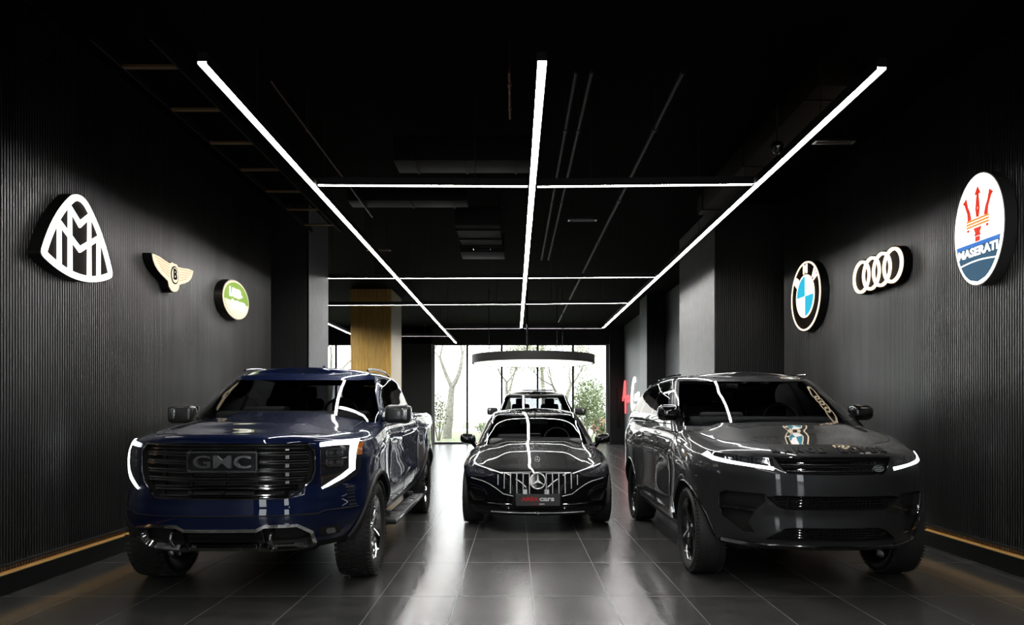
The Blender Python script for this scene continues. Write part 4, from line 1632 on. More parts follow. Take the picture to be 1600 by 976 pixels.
# ------------------------------------------------------------------ charcoal sport utility vehicle
def suv():
    car = root('sport_utility_vehicle', 'charcoal grey luxury sport utility vehicle with slim lit headlamps on the right', 'car', (2.53, 5.42, 0), math.radians(-0.25))
    P = grey_paint
    sh = Shell(L=4.95, n=2.4, nb=3.2,
               F0=[(0, .13), (.06, .055), (.2, .03), (.33, .035), (.38, .02), (.54, .0), (.72, .004), (.86, .04), (.90, .055), (.95, .12), (1, .26)],
               R=.93, B0=[(0, .12), (.3, .0), (.7, .02), (1, .14)], Rb=.6,
               zlo=[(0, .35), (.6, .33), (1.5, .31), (3.6, .32), (4.95, .42)],
               zhi=[(0, 1.185), (.3, 1.185), (.55, 1.19), (.9, 1.225), (1.3, 1.27), (1.9, 1.295), (3.0, 1.315), (4.3, 1.325), (4.95, 1.28)],
               Wp=[(0, .985), (1.0, .99), (2.2, .975), (3.2, .98), (3.9, 1.0), (4.95, .96)],
               Ws=[(0, .93), (.1, .965), (.3, .99), (.55, .985), (.75, 1.0), (.88, .985), (.95, .96), (1, .925)],
               flares=[(.87, .6, .03, .05, .9), (3.87, .62, .03, .05, .9)],
               knots=[1.45, 2.48, 3.40], counts=[7, 10, 9, 10])
    cC = interp([(.26, 0), (.4, .02), (.7, .06), (1.1, .095), (1.5, .095), (1.8, 0)])
    def crown(x, y, X):
        q = min(1, abs(x) / max(X, 1e-3))
        cr = .014 * math.exp(-((abs(x) - .56) / .10) ** 2) * min(1, max(0, (y - .3) / .4))
        return cC(y) * (1 - q ** 2.6) + cr * (1 - q ** 8)
    sh.crown = crown
    slots = ['body', 'hood', 'front_door_right', 'front_door_left', 'rear_door_right', 'rear_door_left', 'sill', 'deck', 'wheel_arch']
    mats = [P, P, P, P, P, P, black_soft, black_soft, void_black]
    def side_slot(sg, tm, j, ym, side):
        if tm < .05:
            return 'sill'
        if tm > .12 and sg in ('s1', 's2'):
            return ('front_door_', 'rear_door_')[sg == 's2'] + ('right', 'left')[side]
        return 'body'
    def top_slot(y, q):
        if y < 1.35:
            return 'hood' if abs(q) < .93 else 'body'
        return 'deck'
    bm = sh.build(levels((0, 2), (.05, 3), (.12, 8), (.38, 4), (.54, 7), (.86, 4), (.95, 4), (1, 1)), slots[:-1], side_slot, top_slot, 22, 'sill')
    cut = BM()
    wheel_cutter(cut, .62, 1.4, .87, .39, .435)
    wheel_cutter(cut, .62, 1.4, 3.87, .39, .435)
    up = poly_mirror([(0, 1.09), (.46, 1.088), (.40, .99), (.37, .965), (0, .96)])
    patch(cut, [up], sh.front, .15, -.035, .08)
    mid = poly_mirror([(0, .79), (.44, .79), (.53, .775), (.45, .70), (.40, .675), (0, .675)])
    patch(cut, [mid], sh.front, .15, -.05, .08)
    low = poly_mirror([(0, .535), (.34, .535), (.40, .52), (.52, .435), (.50, .42), (0, .42)])
    patch(cut, [low], sh.front, .15, -.05, .08)
    vent = [(.54, .80), (.80, .805), (.835, .78), (.835, .68), (.81, .60), (.68, .475), (.60, .475), (.645, .56), (.60, .66), (.535, .74)]
    patch(cut, [vent], sh.front, .10, -.05, .04)
    patch(cut, mir([vent]), sh.front, .10, -.05, .04)
    bm = carve(bm, cut, mats[:-1], void_black)
    nm = {'front_door_right': 'front_door', 'front_door_left': 'front_door', 'rear_door_right': 'rear_door', 'rear_door_left': 'rear_door'}
    split(bm, slots, mats, car, nm)
    gh = Shell(L=4.86, n=3.2, nb=3.6, F0=[(0, 1.02), (.86, 1.90), (.94, 2.02), (1, 2.20)], R=.62,
               B0=[(0, .02), (.6, .14), (.9, .28), (1, .42)], Rb=.5, zlo=1.255,
               zhi=[(1.8, 1.815), (2.2, 1.845), (2.8, 1.852), (3.6, 1.825), (4.86, 1.70)], Wp=1.0,
               Ws=[(0, .95), (.2, .93), (.5, .865), (.86, .765), (.94, .735), (1, .67)], nx=10, ny=10,
               knots=[lambda t: interp([(0, 1.72), (.86, 2.60), (1, 2.88)])(t), lambda t: 2.78 + .12 * t, lambda t: 2.86 + .12 * t, lambda t: 3.62 - .05 * t, lambda t: 3.72 - .05 * t],
               counts=[1, 8, 2, 8, 2, 5], crown=lambda x, y, X: .042 * (1 - (abs(x) / max(X, 1e-3)) ** 2.4))
    gs = ['cab', 'windshield', 'front_window_right', 'front_window_left', 'rear_window_right', 'rear_window_left', 'quarter_window_right', 'quarter_window_left', 'back_window', 'pillar', 'roof']
    gm = [P, screen_glass] + [tint_dark] * 7 + [black_gloss, P]
    def gslot(sg, tm, j, ym, side):
        rl = ('right', 'left')[side]
        if .1 < tm < .90:
            if sg == 'front' or (sg == 'fcorner' and j < gh.nx + 5):
                return 'windshield'
            if sg == 's1':
                return 'front_window_' + rl
            if sg == 's3':
                return 'rear_window_' + rl
            if sg == 's5':
                return 'quarter_window_' + rl
            if sg == 'rear':
                return 'back_window'
            if sg == 'fcorner':
                return 'cab'
            return 'pillar'
        return 'cab'
    gb = gh.build(levels((0, 1), (.1, 15), (.90, 3), (.95, 3), (1, 1)), gs, gslot, lambda y, q: 'roof', 16, None)
    split(gb, gs, gm, car, {'front_window_right': 'front_window', 'front_window_left': 'front_window', 'rear_window_right': 'rear_window', 'rear_window_left': 'rear_window', 'quarter_window_right': 'quarter_window', 'quarter_window_left': 'quarter_window'})
    seats_and_dash(car, 1.50, 1.34, .78, 2.62, 1.70, (0.0, 0.8))
    bm = BM()
    for sg in (-1, 1):
        for y in (1.45, 2.48, 3.40):
            side_line(bm, sh, sg, [(y, .44 + k * .03) for k in range(27)], .0045)
        side_line(bm, sh, sg, [(1.45 + k * .1, .44) for k in range(20)], .0045)
        pts = [sh.top(sg * sh.W(y, 1) * sh.g(y, 1) * .93, y) for y in [.36 + .06 * k for k in range(18)]]
        tube(bm, [p for p, n in pts], .0035, 5)
    front_line(bm, sh, [(-.47 + .047 * k, 1.097) for k in range(21)], .004, 0)
    link('panel_gaps', bm, void_black, car, 40)
    # grille
    gr = node('grille', car)
    for i, z in enumerate((1.066, 1.040, 1.014, .988)):
        w = .445 - (1.088 - z) * .55
        bm = BM()
        front_line(bm, sh, [(-w, z), (w, z)], .006, -3.2)
        link('grille_bar', bm, satin_metal if i % 2 else black_gloss, gr, 40)
    bm = BM()
    for k in range(21):
        x = -.40 + .04 * k
        for z0 in (1.053, 1.001):
            patch(bm, [[(x - .006, z0 - .007), (x + .006, z0 - .007), (x + .006, z0 + .007), (x - .006, z0 + .007)]], sh.front, -.012, -.03, None)
    for z0 in (1.053, 1.001):
        patch(bm, [[(-.43, z0 - .002), (.43, z0 - .002), (.43, z0 + .002), (-.43, z0 + .002)]], sh.front, -.014, -.03, .05)
    link('grille_mesh', bm, black_gloss, gr, 0)
    bm = BM()
    front_line(bm, sh, poly_mirror([(0, 1.09), (.46, 1.088), (.40, .99), (.37, .965), (0, .96)]) + [(0, 1.09)], .006, 0)
    link('grille_surround', bm, black_gloss, gr, 40)
    bm = BM()
    patch(bm, [ell(.335, 1.005, .050, .026, 28)], sh.front, .004, -.03, None)
    link('oval_badge', bm, mat('badge_green', (.02, .05, .03), .2, coat=1), gr, 30)
    bm = BM()
    patch(bm, stroke(ell(.335, 1.005, .046, .022, 28), .006, True), sh.front, .006, 0, None)
    for k in (-1, 1):
        patch(bm, stroke([(.335 - .028, 1.005 + k * .007), (.335 + .028, 1.005 + k * .007)], .006), sh.front, .006, 0, None)
    link('badge_rim', bm, chrome, gr, 30)
    for k, ch in enumerate('RANGE ROVER'):
        if ch == ' ':
            continue
        x = -.43 + .086 * k
        bm = BM()
        patch(bm, shift(text_cells(ch, .05, .003, fit=.056, fit_h=.036), x, 1.143), sh.front, .009, -.004, .012)
        link('hood_letter', bm, void_black, car, 0)
    for (zs, w0, w1, z0, z1, nmx) in (((.70, .725, .75, .77), .42, .50, .675, .79, 'middle_grille'), ((.445, .467, .489, .511), .48, .38, .42, .535, 'lower_grille')):
        bm = BM()
        for z in zs:
            w = w0 + (w1 - w0) * (z - z0) / (z1 - z0) - .01
            front_line(bm, sh, [(-w, z), (w, z)], .0045, -5)
        n = 22
        for k in range(n + 1):
            x = -.38 + .76 * k / n
            patch(bm, [[(x - .003, z0 + .01), (x + .003, z0 + .01), (x + .003, z1 - .01), (x - .003, z1 - .01)]], sh.front, -.026, -.04, None)
        link(nmx, bm, black_gloss, car, 30)
    for sg in (-1, 1):
        M_ = (lambda c: c) if sg > 0 else mir
        hl = node('headlamp', car)
        bm = BM()
        hp = [[(.475, 1.080), (.70, 1.098), (.885, 1.118), (.915, 1.09), (.885, 1.055), (.80, 1.03), (.62, 1.005), (.465, .985)]]
        patch(bm, M_(hp), sh.front, .003, -.02, .03)
        link('lamp_housing', bm, lens_dark, hl, 30)
        bm = BM()
        for x0, x1 in ((.50, .60), (.63, .70), (.725, .785)):
            zt = 1.078 + (x0 - .47) * .05
            patch(bm, M_(stroke([(x0, 1.03 + (x0 - .5) * .1), (x0, zt), (x1, zt + .004), (x1, 1.03 + (x1 - .5) * .1)], .007)), sh.front, .005, 0, .03)
            patch(bm, M_([[(x0 + .015, 1.035 + (x0 - .5) * .1), (x1 - .015, 1.035 + (x1 - .5) * .1), (x1 - .015, zt - .012), (x0 + .015, zt - .012)]]), sh.front, .004, 0, .03)
        link('projector', bm, lens_clear, hl, 30)
        bm = BM()
        dp = stroke([(.875, 1.108), (.895, 1.085), (.86, 1.062), (.78, 1.042), (.64, 1.022), (.475, 1.0)], [.018, .034, .034, .026, .022, .026])
        patch(bm, M_(dp), sh.front, .008, -.004, .03)
        link('running_light', bm, drl, hl, 30)
        bm = BM()
        patch(bm, M_(stroke([(.835, .672), (.70, .668), (.57, .655)], .022)), sh.front, -.004, -.04, .03)
        link('vent_blade', bm, black_gloss, car, 30)
        bm = BM()
        front_line(bm, sh, [(sg * a, b) for a, b in ((.837, .775), (.835, .68), (.81, .60), (.68, .473), (.605, .473))], .007, 0)
        link('vent_edge', bm, dark_chrome, car, 40)
        for ya in (.87, 3.87):
            bm = BM()
            f = sh.side(sg)
            pts = []
            for k in range(37):
                a = math.radians(-6 + 192 * k / 36)
                y, z = ya + .438 * math.cos(a), .39 + .438 * math.sin(a)
                if z < sh.zlo(y) + .015:
                    continue
                p, n = f(y, z)
                pts.append(p)
            tube(bm, pts, .010, 6)
            link('arch_lip', bm, black_gloss, car, 60)
        for y in (2.32, 3.26):
            bm = BM()
            patch(bm, [rrect(y - .12, 1.085, y + .12, 1.115, .012, 3)], sh.side(sg), .006, -.005, .04)
            link('door_handle', bm, P, car, 30)
        bm = BM()
        f = gh.side(sg)
        tube(bm, [f(y, 1.325)[0] + f(y, 1.325)[1] * .004 for y in [1.75 + .06 * k for k in range(42)]], .007, 6)
        link('window_trim', bm, black_gloss, car, 40)
        bm = BM()
        patch(bm, [[(1.52, .60), (1.58, .60), (1.66, 1.02), (1.60, 1.02)]], sh.side(sg), .008, -.005, .05)
        link('fender_vent', bm, black_gloss, car, 30)
        bm = BM()
        patch(bm, [[(1.40, .40), (3.30, .40), (3.30, .46), (1.40, .46)]], sh.side(sg), .022, -.01, .08)
        link('sill_trim', bm, black_gloss, car, 30)
        mr = node('door_mirror', car, (sg * .975, 1.62, 1.44))
        bm = BM()
        vs = box(bm, (0, 0, 0), (.235, .15, .165), .06, 5)
        for v in bm.verts:
            if v.co.y < 0:
                v.co.z *= 1 - .25 * (-v.co.y / .075)
                v.co.x *= 1 - .12 * (-v.co.y / .075)
        link('mirror_housing', bm, black_gloss, mr, 60)
        bm = BM()
        box(bm, (0, .078, 0), (.19, .006, .12), .002, 1)
        link('mirror_glass', bm, mirror_m, mr, 45)
        bm = BM()
        box(bm, (-sg * .13, .01, -.065), (.16, .07, .035), .012, 3)
        link('mirror_arm', bm, black_gloss, mr, 45)
        bm = BM()
        patch(bm, [rrect(4.55, 1.02, 4.80, 1.12, .02, 4)], sh.side(sg), .004, -.02, .04)
        link('tail_lamp', bm, mat('red_lamp_lens'), car, 30)
        bm = BM()
        tube(bm, [(sg * .70, 2.3 + .06 * k, gh.tz(sg * .64, 2.35 + .06 * k) + .010) for k in range(32)], .010, 6)
        link('roof_rail', bm, black_gloss, car, 50)
    # lower lip and skid trim
    bm = BM()
    patch(bm, stroke([(-.80, .400), (-.62, .383), (-.50, .375), (.50, .375), (.62, .383), (.80, .400)], .030), sh.front, .016, -.02, .05)
    link('front_lip', bm, dark_chrome, car, 30)
    bm = BM()
    box(bm, (0, 2.5, .31), (1.2, 3.7, .14), .03)
    box(bm, (0, .87, .37), (1.5, .14, .12), .02)
    box(bm, (0, 3.87, .37), (1.5, .14, .12), .02)
    link('chassis', bm, void_black, car, 0)
    bm = BM()
    box(bm, (0, 4.93, .85), (1.2, .05, .10), .02)
    link('tailgate_trim', bm, black_gloss, car, 30)
    for ya in (.87, 3.87):
        for sg in (-1, 1):
            make_wheel(car, sg, .985, ya, .39, .275, .292, (5, .15, .040, .0), black_wheel, math.radians(0), 0)
    return car
suv()

# ------------------------------------------------------------------ black saloon
def saloon():
    car = root('saloon_car', 'glossy black saloon car with slatted chrome grille and red and white dealer plate', 'car', (.262, 8.20, 0), math.radians(-0.5))
    P = black_paint
    sh = Shell(L=4.95, n=2.4, nb=3.0,
               F0=[(0, .10), (.08, .02), (.25, .0), (.42, .010), (.6, .024), (.75, .044), (.86, .072), (.94, .125), (1, .22)],
               R=.98, B0=[(0, .12), (.4, .0), (.8, .02), (1, .10)], Rb=.7,
               zlo=[(0, .20), (.6, .19), (4.0, .19), (4.95, .26)],
               zhi=[(0, .79), (.22, .79), (.45, .81), (.7, .838), (1.0, .885), (1.4, .945), (2.0, .975), (3.0, .99), (4.0, 1.01), (4.95, .98)],
               Wp=[(0, .945), (.9, .955), (2.0, .94), (3.0, .945), (3.9, .96), (4.95, .90)],
               Ws=[(0, .95), (.12, .985), (.4, 1.0), (.7, 1.0), (.85, .985), (.95, .94), (1, .88)],
               flares=[(.86, .5, .018, .1, .98), (3.98, .5, .018, .1, .98)],
               knots=[1.42, 2.50, 3.50], counts=[7, 9, 9, 9])
    cC = interp([(.22, 0), (.45, .065), (.7, .115), (1.0, .135), (1.25, .125), (1.6, .06), (1.9, 0)])
    def crown(x, y, X):
        q = min(1, abs(x) / max(X, 1e-3))
        cr = -.012 * math.exp(-((abs(x) - .52) / .07) ** 2) * min(1, max(0, (y - .3) / .5)) + .008 * math.exp(-((abs(x) - .38) / .08) ** 2) * min(1, max(0, (y - .3) / .5))
        return cC(y) * (1 - q ** 2.4) + cr * (1 - q ** 8)
    sh.crown = crown
    slots = ['body', 'hood', 'front_door_right', 'front_door_left', 'rear_door_right', 'rear_door_left', 'sill', 'deck', 'wheel_arch']
    mats = [P, P, P, P, P, P, black_soft, black_soft, void_black]
    def side_slot(sg, tm, j, ym, side):
        if tm < .06:
            return 'sill'
        if tm > .12 and sg in ('s1', 's2'):
            return ('front_door_', 'rear_door_')[sg == 's2'] + ('right', 'left')[side]
        return 'body'
    def top_slot(y, q):
        if y < 1.3:
            return 'hood' if abs(q) < .95 else 'body'
        return 'deck' if y < 4.2 else 'body'
    bm = sh.build(levels((0, 2), (.06, 2), (.12, 8), (.6, 6), (.86, 4), (.94, 4), (1, 1)), slots[:-1], side_slot, top_slot, 22, 'sill')
    cut = BM()
    wheel_cutter(cut, .60, 1.3, .86, .36, .39)
    wheel_cutter(cut, .60, 1.3, 3.98, .36, .39)
    low = poly_mirror([(0, .335), (.46, .335), (.52, .30), (.44, .265), (0, .265)])
    patch(cut, [low], sh.front, .12, -.05, .08)
    sv = [(.62, .47), (.83, .50), (.85, .46), (.80, .36), (.66, .37)]
    patch(cut, [sv], sh.front, .10, -.04, .04)
    patch(cut, mir([sv]), sh.front, .10, -.04, .04)
    bm = carve(bm, cut, mats[:-1], void_black)
    nm = {'front_door_right': 'front_door', 'front_door_left': 'front_door', 'rear_door_right': 'rear_door', 'rear_door_left': 'rear_door'}
    split(bm, slots, mats, car, nm)
    gh = Shell(L=4.75, n=2.8, nb=3.0, F0=[(0, 1.05), (.5, 1.52), (.86, 1.93), (.94, 2.10), (1, 2.35)], R=.75,
               B0=[(0, .05), (.5, .55), (.86, 1.05), (1, 1.35)], Rb=.6, zlo=.93,
               zhi=[(2.0, 1.435), (2.5, 1.448), (3.0, 1.445), (3.6, 1.40), (4.75, 1.25)], Wp=1.0,
               Ws=[(0, .85), (.2, .825), (.5, .765), (.86, .665), (.94, .63), (1, .56)], nx=10, ny=10,
               knots=[lambda t: 1.70 + 1.35 * t, lambda t: interp([(0, 2.75), (1, 3.02 + .2)])(t), lambda t: interp([(0, 2.82), (1, 3.10 + .15)])(t), lambda t: interp([(0, 3.85), (1, 3.30 - .0)])(t)],
               counts=[1, 8, 1, 7, 2], crown=lambda x, y, X: .045 * (1 - (abs(x) / max(X, 1e-3)) ** 2.2))
    gs = ['cab', 'windshield', 'front_window_right', 'front_window_left', 'rear_window_right', 'rear_window_left', 'back_window', 'pillar', 'roof']
    gm = [P, screen_glass] + [tint_dark] * 5 + [black_gloss, black_gloss]
    def gslot(sg, tm, j, ym, side):
        rl = ('right', 'left')[side]
        if .12 < tm < .88:
            if sg == 'front' or (sg == 'fcorner' and j < gh.nx + 2):
                return 'windshield'
            if sg == 's1':
                return 'front_window_' + rl
            if sg == 's3':
                return 'rear_window_' + rl
            if sg == 'rear':
                return 'back_window'
            if sg == 's2':
                return 'pillar'
        return 'cab'
    gb = gh.build(levels((0, 1), (.12, 14), (.88, 4), (.94, 4), (1, 1)), gs, gslot, lambda y, q: 'roof', 16, None)
    split(gb, gs, gm, car, {'front_window_right': 'front_window', 'front_window_left': 'front_window', 'rear_window_right': 'rear_window', 'rear_window_left': 'rear_window'})
    seats_and_dash(car, 1.35, 1.01, .72, 2.62, 1.33, (0.0,))
    bm = BM()
    for sg in (-1, 1):
        for y in (1.42, 2.50, 3.50):
            side_line(bm, sh, sg, [(y, .28 + k * .025) for k in range(27)], .004)
        pts = [sh.top(sg * sh.W(y, 1) * sh.g(y, 1) * .95, y) for y in [.32 + .06 * k for k in range(18)]]
        tube(bm, [p for p, n in pts], .0035, 5)
    front_line(bm, sh, [(-.62 + .062 * k, .745 + .012 * abs(-1 + .1 * k) ** 2) for k in range(21)], .003, 0)
    link('panel_gaps', bm, void_black, car, 40)
    gr = node('grille', car)
    bm = BM()
    gp = poly_mirror([(0, .705), (.30, .706), (.48, .72), (.56, .70), (.62, .64), (.60, .58), (.50, .53), (.41, .465), (.28, .44), (0, .44)])
    patch(bm, [gp], sh.front, .004, -.02, .05)
    link('black_panel', bm, black_gloss, gr, 30)
    xs = [.10, .175, .25, .325, .40, .475]
    for x in xs:
        for sg in (-1, 1):
            bm = BM()
            z0 = .47 if x < .33 else .47 + (x - .30) * .55
            z1 = .705 if x < .41 else .705 - (x - .40) * .3
            front_line(bm, sh, [(sg * x, z0), (sg * x, z1)], .0065, 1.0)
            link('grille_slat', bm, bright_trim, gr, 50)
    bm = BM()
    for sg in (-1, 1):
        front_line(bm, sh, [(sg * a, b) for a, b in ((.10, .703), (.30, .706), (.40, .708))], .006, .6)
        front_line(bm, sh, [(sg * a, b) for a, b in ((.82, .625), (.66, .60), (.58, .57), (.50, .525), (.41, .462), (.29, .44))], .005, .6)
    link('chrome_outline', bm, bright_trim, gr, 50)
    def star(name, x, z, R, parent, surf, th, lift):
        bm = BM()
        front_line(bm, sh, ell(x, z, R * .93, R * .93, 44) + [(x + R * .93, z)], R * .085, lift / (R * .085), 9, surf)
        for a in (90, 210, 330):
            t = math.radians(a)
            d, n_ = (math.cos(t), math.sin(t)), (-math.sin(t), math.cos(t))
            w = R * .13
            patch(bm, [[(x - n_[0] * w, z - n_[1] * w), (x + d[0] * R * .93, z + d[1] * R * .93), (x + n_[0] * w, z + n_[1] * w), (x - d[0] * w, z - d[1] * w)]], surf, lift + th * .9, lift - th, None)
        link(name, bm, bright_trim, parent, 20)
    bm = BM()
    patch(bm, [ell(0, .617, .098, .098, 40)], sh.front, .012, 0, None)
    link('star_plate', bm, black_gloss, gr, 30)
    star('star_emblem', 0, .617, .095, gr, sh.front, .008, .016)
    bm = BM()
    p, n = sh.top(0, .27)
    tube(bm, [p, p + Vector((0, .0, .03))], .006, 8)
    link('ornament_stem', bm, chrome, car, 50)
    star('hood_ornament', 0, 0, .032, car, lambda a, b: (p + Vector((a, 0, .058 + b)), Vector((0, -1, 0))), .004, 0)
    for sg in (-1, 1):
        M_ = (lambda c: c) if sg > 0 else mir
        hl = node('headlamp', car)
        bm = BM()
        hp = [[(.50, .705), (.62, .742), (.80, .782), (.895, .795), (.905, .73), (.895, .665), (.86, .635), (.70, .645), (.58, .66)]]
        patch(bm, M_(hp), sh.front, .003, -.02, .03)
        link('lamp_housing', bm, lens_dark, hl, 30)
        bm = BM()
        for (x, z) in ((.70, .70), (.80, .715)):
            patch(bm, M_(stroke(ell(x, z, .038, .028, 20), .006, True)), sh.front, .006, 0, .03)
            patch(bm, M_([ell(x, z, .018, .015, 12)]), sh.front, .006, 0, None)
        patch(bm, M_(stroke([(.56, .68), (.66, .655), (.84, .66)], .006)), sh.front, .006, 0, .03)
        link('projector', bm, lens_clear, hl, 30)
        bm = BM()
        front_line(bm, sh, [(sg * a, b) for a, b in ((.42, .700), (.55, .735), (.80, .788))], .006, .6)
        link('light_line', bm, lamp_mat('eyebrow_light', (.95, .97, 1.0), 1.1), hl, 50)
        bm = BM()
        front_line(bm, sh, [(sg * a, b) for a, b in ((.895, .79), (.905, .73), (.895, .66), (.85, .628))], .004, .5)
        link('lamp_edge', bm, dark_chrome, hl, 50)
        bm = BM()
        front_line(bm, sh, [(sg * a, b) for a, b in ((.84, .555), (.70, .53), (.62, .475))], .006, .3)
        front_line(bm, sh, [(sg * a, b) for a, b in ((.82, .515), (.72, .505), (.64, .47), (.60, .43))], .006, .3)
        front_line(bm, sh, [(sg * a, b) for a, b in ((.60, .345), (.30, .345))], .006, .3)
        link('bumper_crease', bm, dark_chrome, car, 50)
        bm = BM()
        patch(bm, M_(stroke([(.64, .42), (.83, .45)], .014)), sh.front, -.012, -.035, .04)
        link('vent_fin', bm, black_gloss, car, 30)
        for y in (2.36, 3.36):
            bm = BM()
            patch(bm, [rrect(y - .11, .835, y + .11, .862, .012, 3)], sh.side(sg), .005, -.005, .04)
            link('door_handle', bm, P, car, 30)
        bm = BM()
        f = gh.side(sg)
        tube(bm, [f(y, .99)[0] + f(y, .99)[1] * .003 for y in [1.75 + .06 * k for k in range(38)]], .007, 6)
        link('window_trim', bm, chrome, car, 40)
        mr = node('door_mirror', car, (sg * .955, 1.62, 1.055))
        bm = BM()
        box(bm, (0, 0, 0), (.22, .14, .145), .055, 5)
        for v in bm.verts:
            v.co.z += -.20 * (-sg * v.co.x) * .5
            if v.co.y < 0:
                v.co.z *= 1 - .3 * (-v.co.y / .07)
        link('mirror_housing', bm, P, mr, 60)
        bm = BM()
        box(bm, (0, .072, 0), (.17, .006, .10), .002, 1)
        link('mirror_glass', bm, mirror_m, mr, 45)
        bm = BM()
        tube(bm, [(-sg * .06, 0, -.05), (-sg * .11, .02, -.12), (-sg * .12, .03, -.15)], [.03, .026, .03], 8)
        link('mirror_arm', bm, black_gloss, mr, 45)
        bm = BM()
        patch(bm, [rrect(4.50, .82, 4.76, .90, .02, 4)], sh.side(sg), .004, -.02, .04)
        link('tail_lamp', bm, mat('red_lamp_lens'), car, 30)
    bm = BM()
    for z in (.285, .305, .325):
        front_line(bm, sh, [(-.45, z), (.45, z)], .005, -4)
    link('lower_grille', bm, black_gloss, car, 40)
    bm = BM()
    front_line(bm, sh, [(-.56 + .056 * k, .243) for k in range(21)], .006, .5)
    patch(bm, [ell(0, .243, .012, .012, 10)], sh.front, .012, 0, None)
    link('lower_trim', bm, bright_trim, car, 50)
    # dealer plate
    pl = node('number_plate', car, (0, -.012, .40))
    flat = lambda a, b: (Vector((a, -.0, b)), Vector((0, -1, 0)))
    bm = BM()
    patch(bm, [rrect(-.262, -.066, .262, .066, .012, 4)], flat, .012, -.03, None)
    link('plate_board', bm, mat('plate_grey', (.030, .030, .030), .35), pl, 30)
    pr, pw = mat('plate_red', (.55, .01, .015), .4), mat('plate_white', (.8, .8, .8), .4)
    pr2 = mat('plate_dark_red', (.25, .008, .01), .4)
    for s_, x, wid, m, zz, hh in (('AREA', -.095, .205, pr, .012, .050), ('cars', .105, .175, pw, .008, .042), ('AREA', -.037, .075, pr2, -.047, .018), ('cars', .045, .062, pw, -.047, .015)):
        bm = BM()
        patch(bm, shift(text_cells(s_, .1, .004, fit=wid, fit_h=hh), x, zz), flat, .015, .011, None)
        link('plate_letters', bm, m, pl, 0)
    bm = BM()
    box(bm, (0, 2.5, .22), (1.2, 3.6, .1), .02)
    box(bm, (0, .86, .33), (1.4, .12, .1), .02)
    box(bm, (0, 3.98, .33), (1.4, .12, .1), .02)
    link('chassis', bm, void_black, car, 0)
    for ya in (.86, 3.98):
        for sg in (-1, 1):
            make_wheel(car, sg, .945, ya, .36, .255, .262, (5, .12, .045, .0), black_wheel, 0, 0)
    return car
saloon()
# ------------------------------------------------------------------ outside
lawn = noisy(mat('lawn', (0.15, 0.17, 0.09), 0.9), 6, 0.35)
paving = noisy(mat('pale_paving', (0.45, 0.45, 0.43), 0.8), 3, 0.15)
slab('ground', -30, 30, YEND + 0.15, 80, -0.20, -0.06, lawn)
slab('pavement', -14, 10, YEND + 0.15, 31.6, -0.06, -0.02, paving)
slab('road', -30, 30, 46, 54, -0.06, -0.02, noisy(mat('pale_road', (0.40, 0.40, 0.40), 0.8), 3, 0.1))
bark = noisy(mat('glare_paled_bark', (0.20, 0.195, 0.16), 0.9), 8, 0.3)  # bark lightened to stand in for the veil of glare outside
leaf_m = noisy(mat('spring_leaves', (0.20, 0.21, 0.12), 0.7), 5, 0.35)
bush_m = noisy(mat('bush_leaves', (0.13, 0.17, 0.07), 0.7), 9, 0.4)
rng = random.Random(11)

def tree(label, x, y, h, r, lean=0.0, leaves=0, fork=0.4, seed=1, depth=4, group='bare trees outside the windows'):
    rg = random.Random(seed)
    o = root('tree', label, 'tree', (x, y, -0.08), 0, group)
    bm = BM()
    tips = []
    def grow(p, d, length, rad, lev):
        pts, rr = [p], [rad]
        q = p
        n = 5
        for k in range(n):
            d = (d + Vector((rg.uniform(-.16, .16), rg.uniform(-.16, .16), rg.uniform(-.02, .12)))).normalized()
            q = q + d * length / n
            pts.append(q)
            rr.append(rad * (1 - .38 * (k + 1) / n))
        tube(bm, pts, rr, 8 if lev < 2 else 5)
        if lev >= depth:
            tips.append((q, d))
            return
        m = 2 if lev == 0 else rg.choice((2, 3))
        a0 = rg.uniform(0, 2 * PI)
        for k in range(m):
            a = a0 + k * 2 * PI / m + rg.uniform(-.4, .4)
            sp = rg.uniform(.35, .75)
            u = d.cross(Vector((0, 1, 0.2))).normalized()
            v = d.cross(u)
            nd_ = (d * math.cos(sp) + (u * math.cos(a) + v * math.sin(a)) * math.sin(sp)).normalized()
            grow(q, nd_, length * rg.uniform(.62, .85), rr[-1] * rg.uniform(.62, .85), lev + 1)
        if lev >= 1:
            tips.append((pts[3], d))
    grow(Vector((0, 0, 0)), Vector((lean, 0, 1)).normalized(), h * fork, r, 0)
    link('trunk', bm, bark, o, 60)
    if leaves:
        bm = BM()
        for k in range(leaves):
            p, d = rg.choice(tips)
            c = p + Vector((rg.gauss(0, .35), rg.gauss(0, .35), rg.gauss(0, .3)))
            s = rg.uniform(.035, .07)
            u = Vector((rg.gauss(0, 1), rg.gauss(0, 1), rg.gauss(0, 1))).normalized()
            v = u.cross(Vector((rg.gauss(0, 1), rg.gauss(0, 1), rg.gauss(0, 1)))).normalized()
            vs = [bm.verts.new(c + u * s), bm.verts.new(c + v * s * .5), bm.verts.new(c - u * s), bm.verts.new(c - v * s * .5)]
            bm.faces.new(vs)
        link('leaves', bm, leaf_m, o, 0)
tree('forked bare tree with glare-paled trunk outside the leftmost window panes', -3.6, 36.0, 8.0, .26, 0.03, 2600, .34, 5, 5)
tree('tree with many spread limbs outside, behind the drum pendant, left of centre', -0.6, 48.5, 10.5, .30, 0.0, 5200, .20, 8, 5)
tree('leaning tree outside behind the black pickup, right of centre', 2.6, 37.0, 9.0, .27, 0.10, 5200, .20, 13, 5)
tree('tall tree far outside, seen at the top of the right panes', 3.0, 66.0, 14.0, .30, -.05, 3600, .35, 21, 5)
tree('slim distant tree far outside behind the left panes', -6.4, 47.0, 9.5, .2, .02, 900, .4, 29)
tree('distant leafy tree outside the narrow left bay window', -12.0, 44.0, 9.0, .25, .02, 2000, .35, 33)

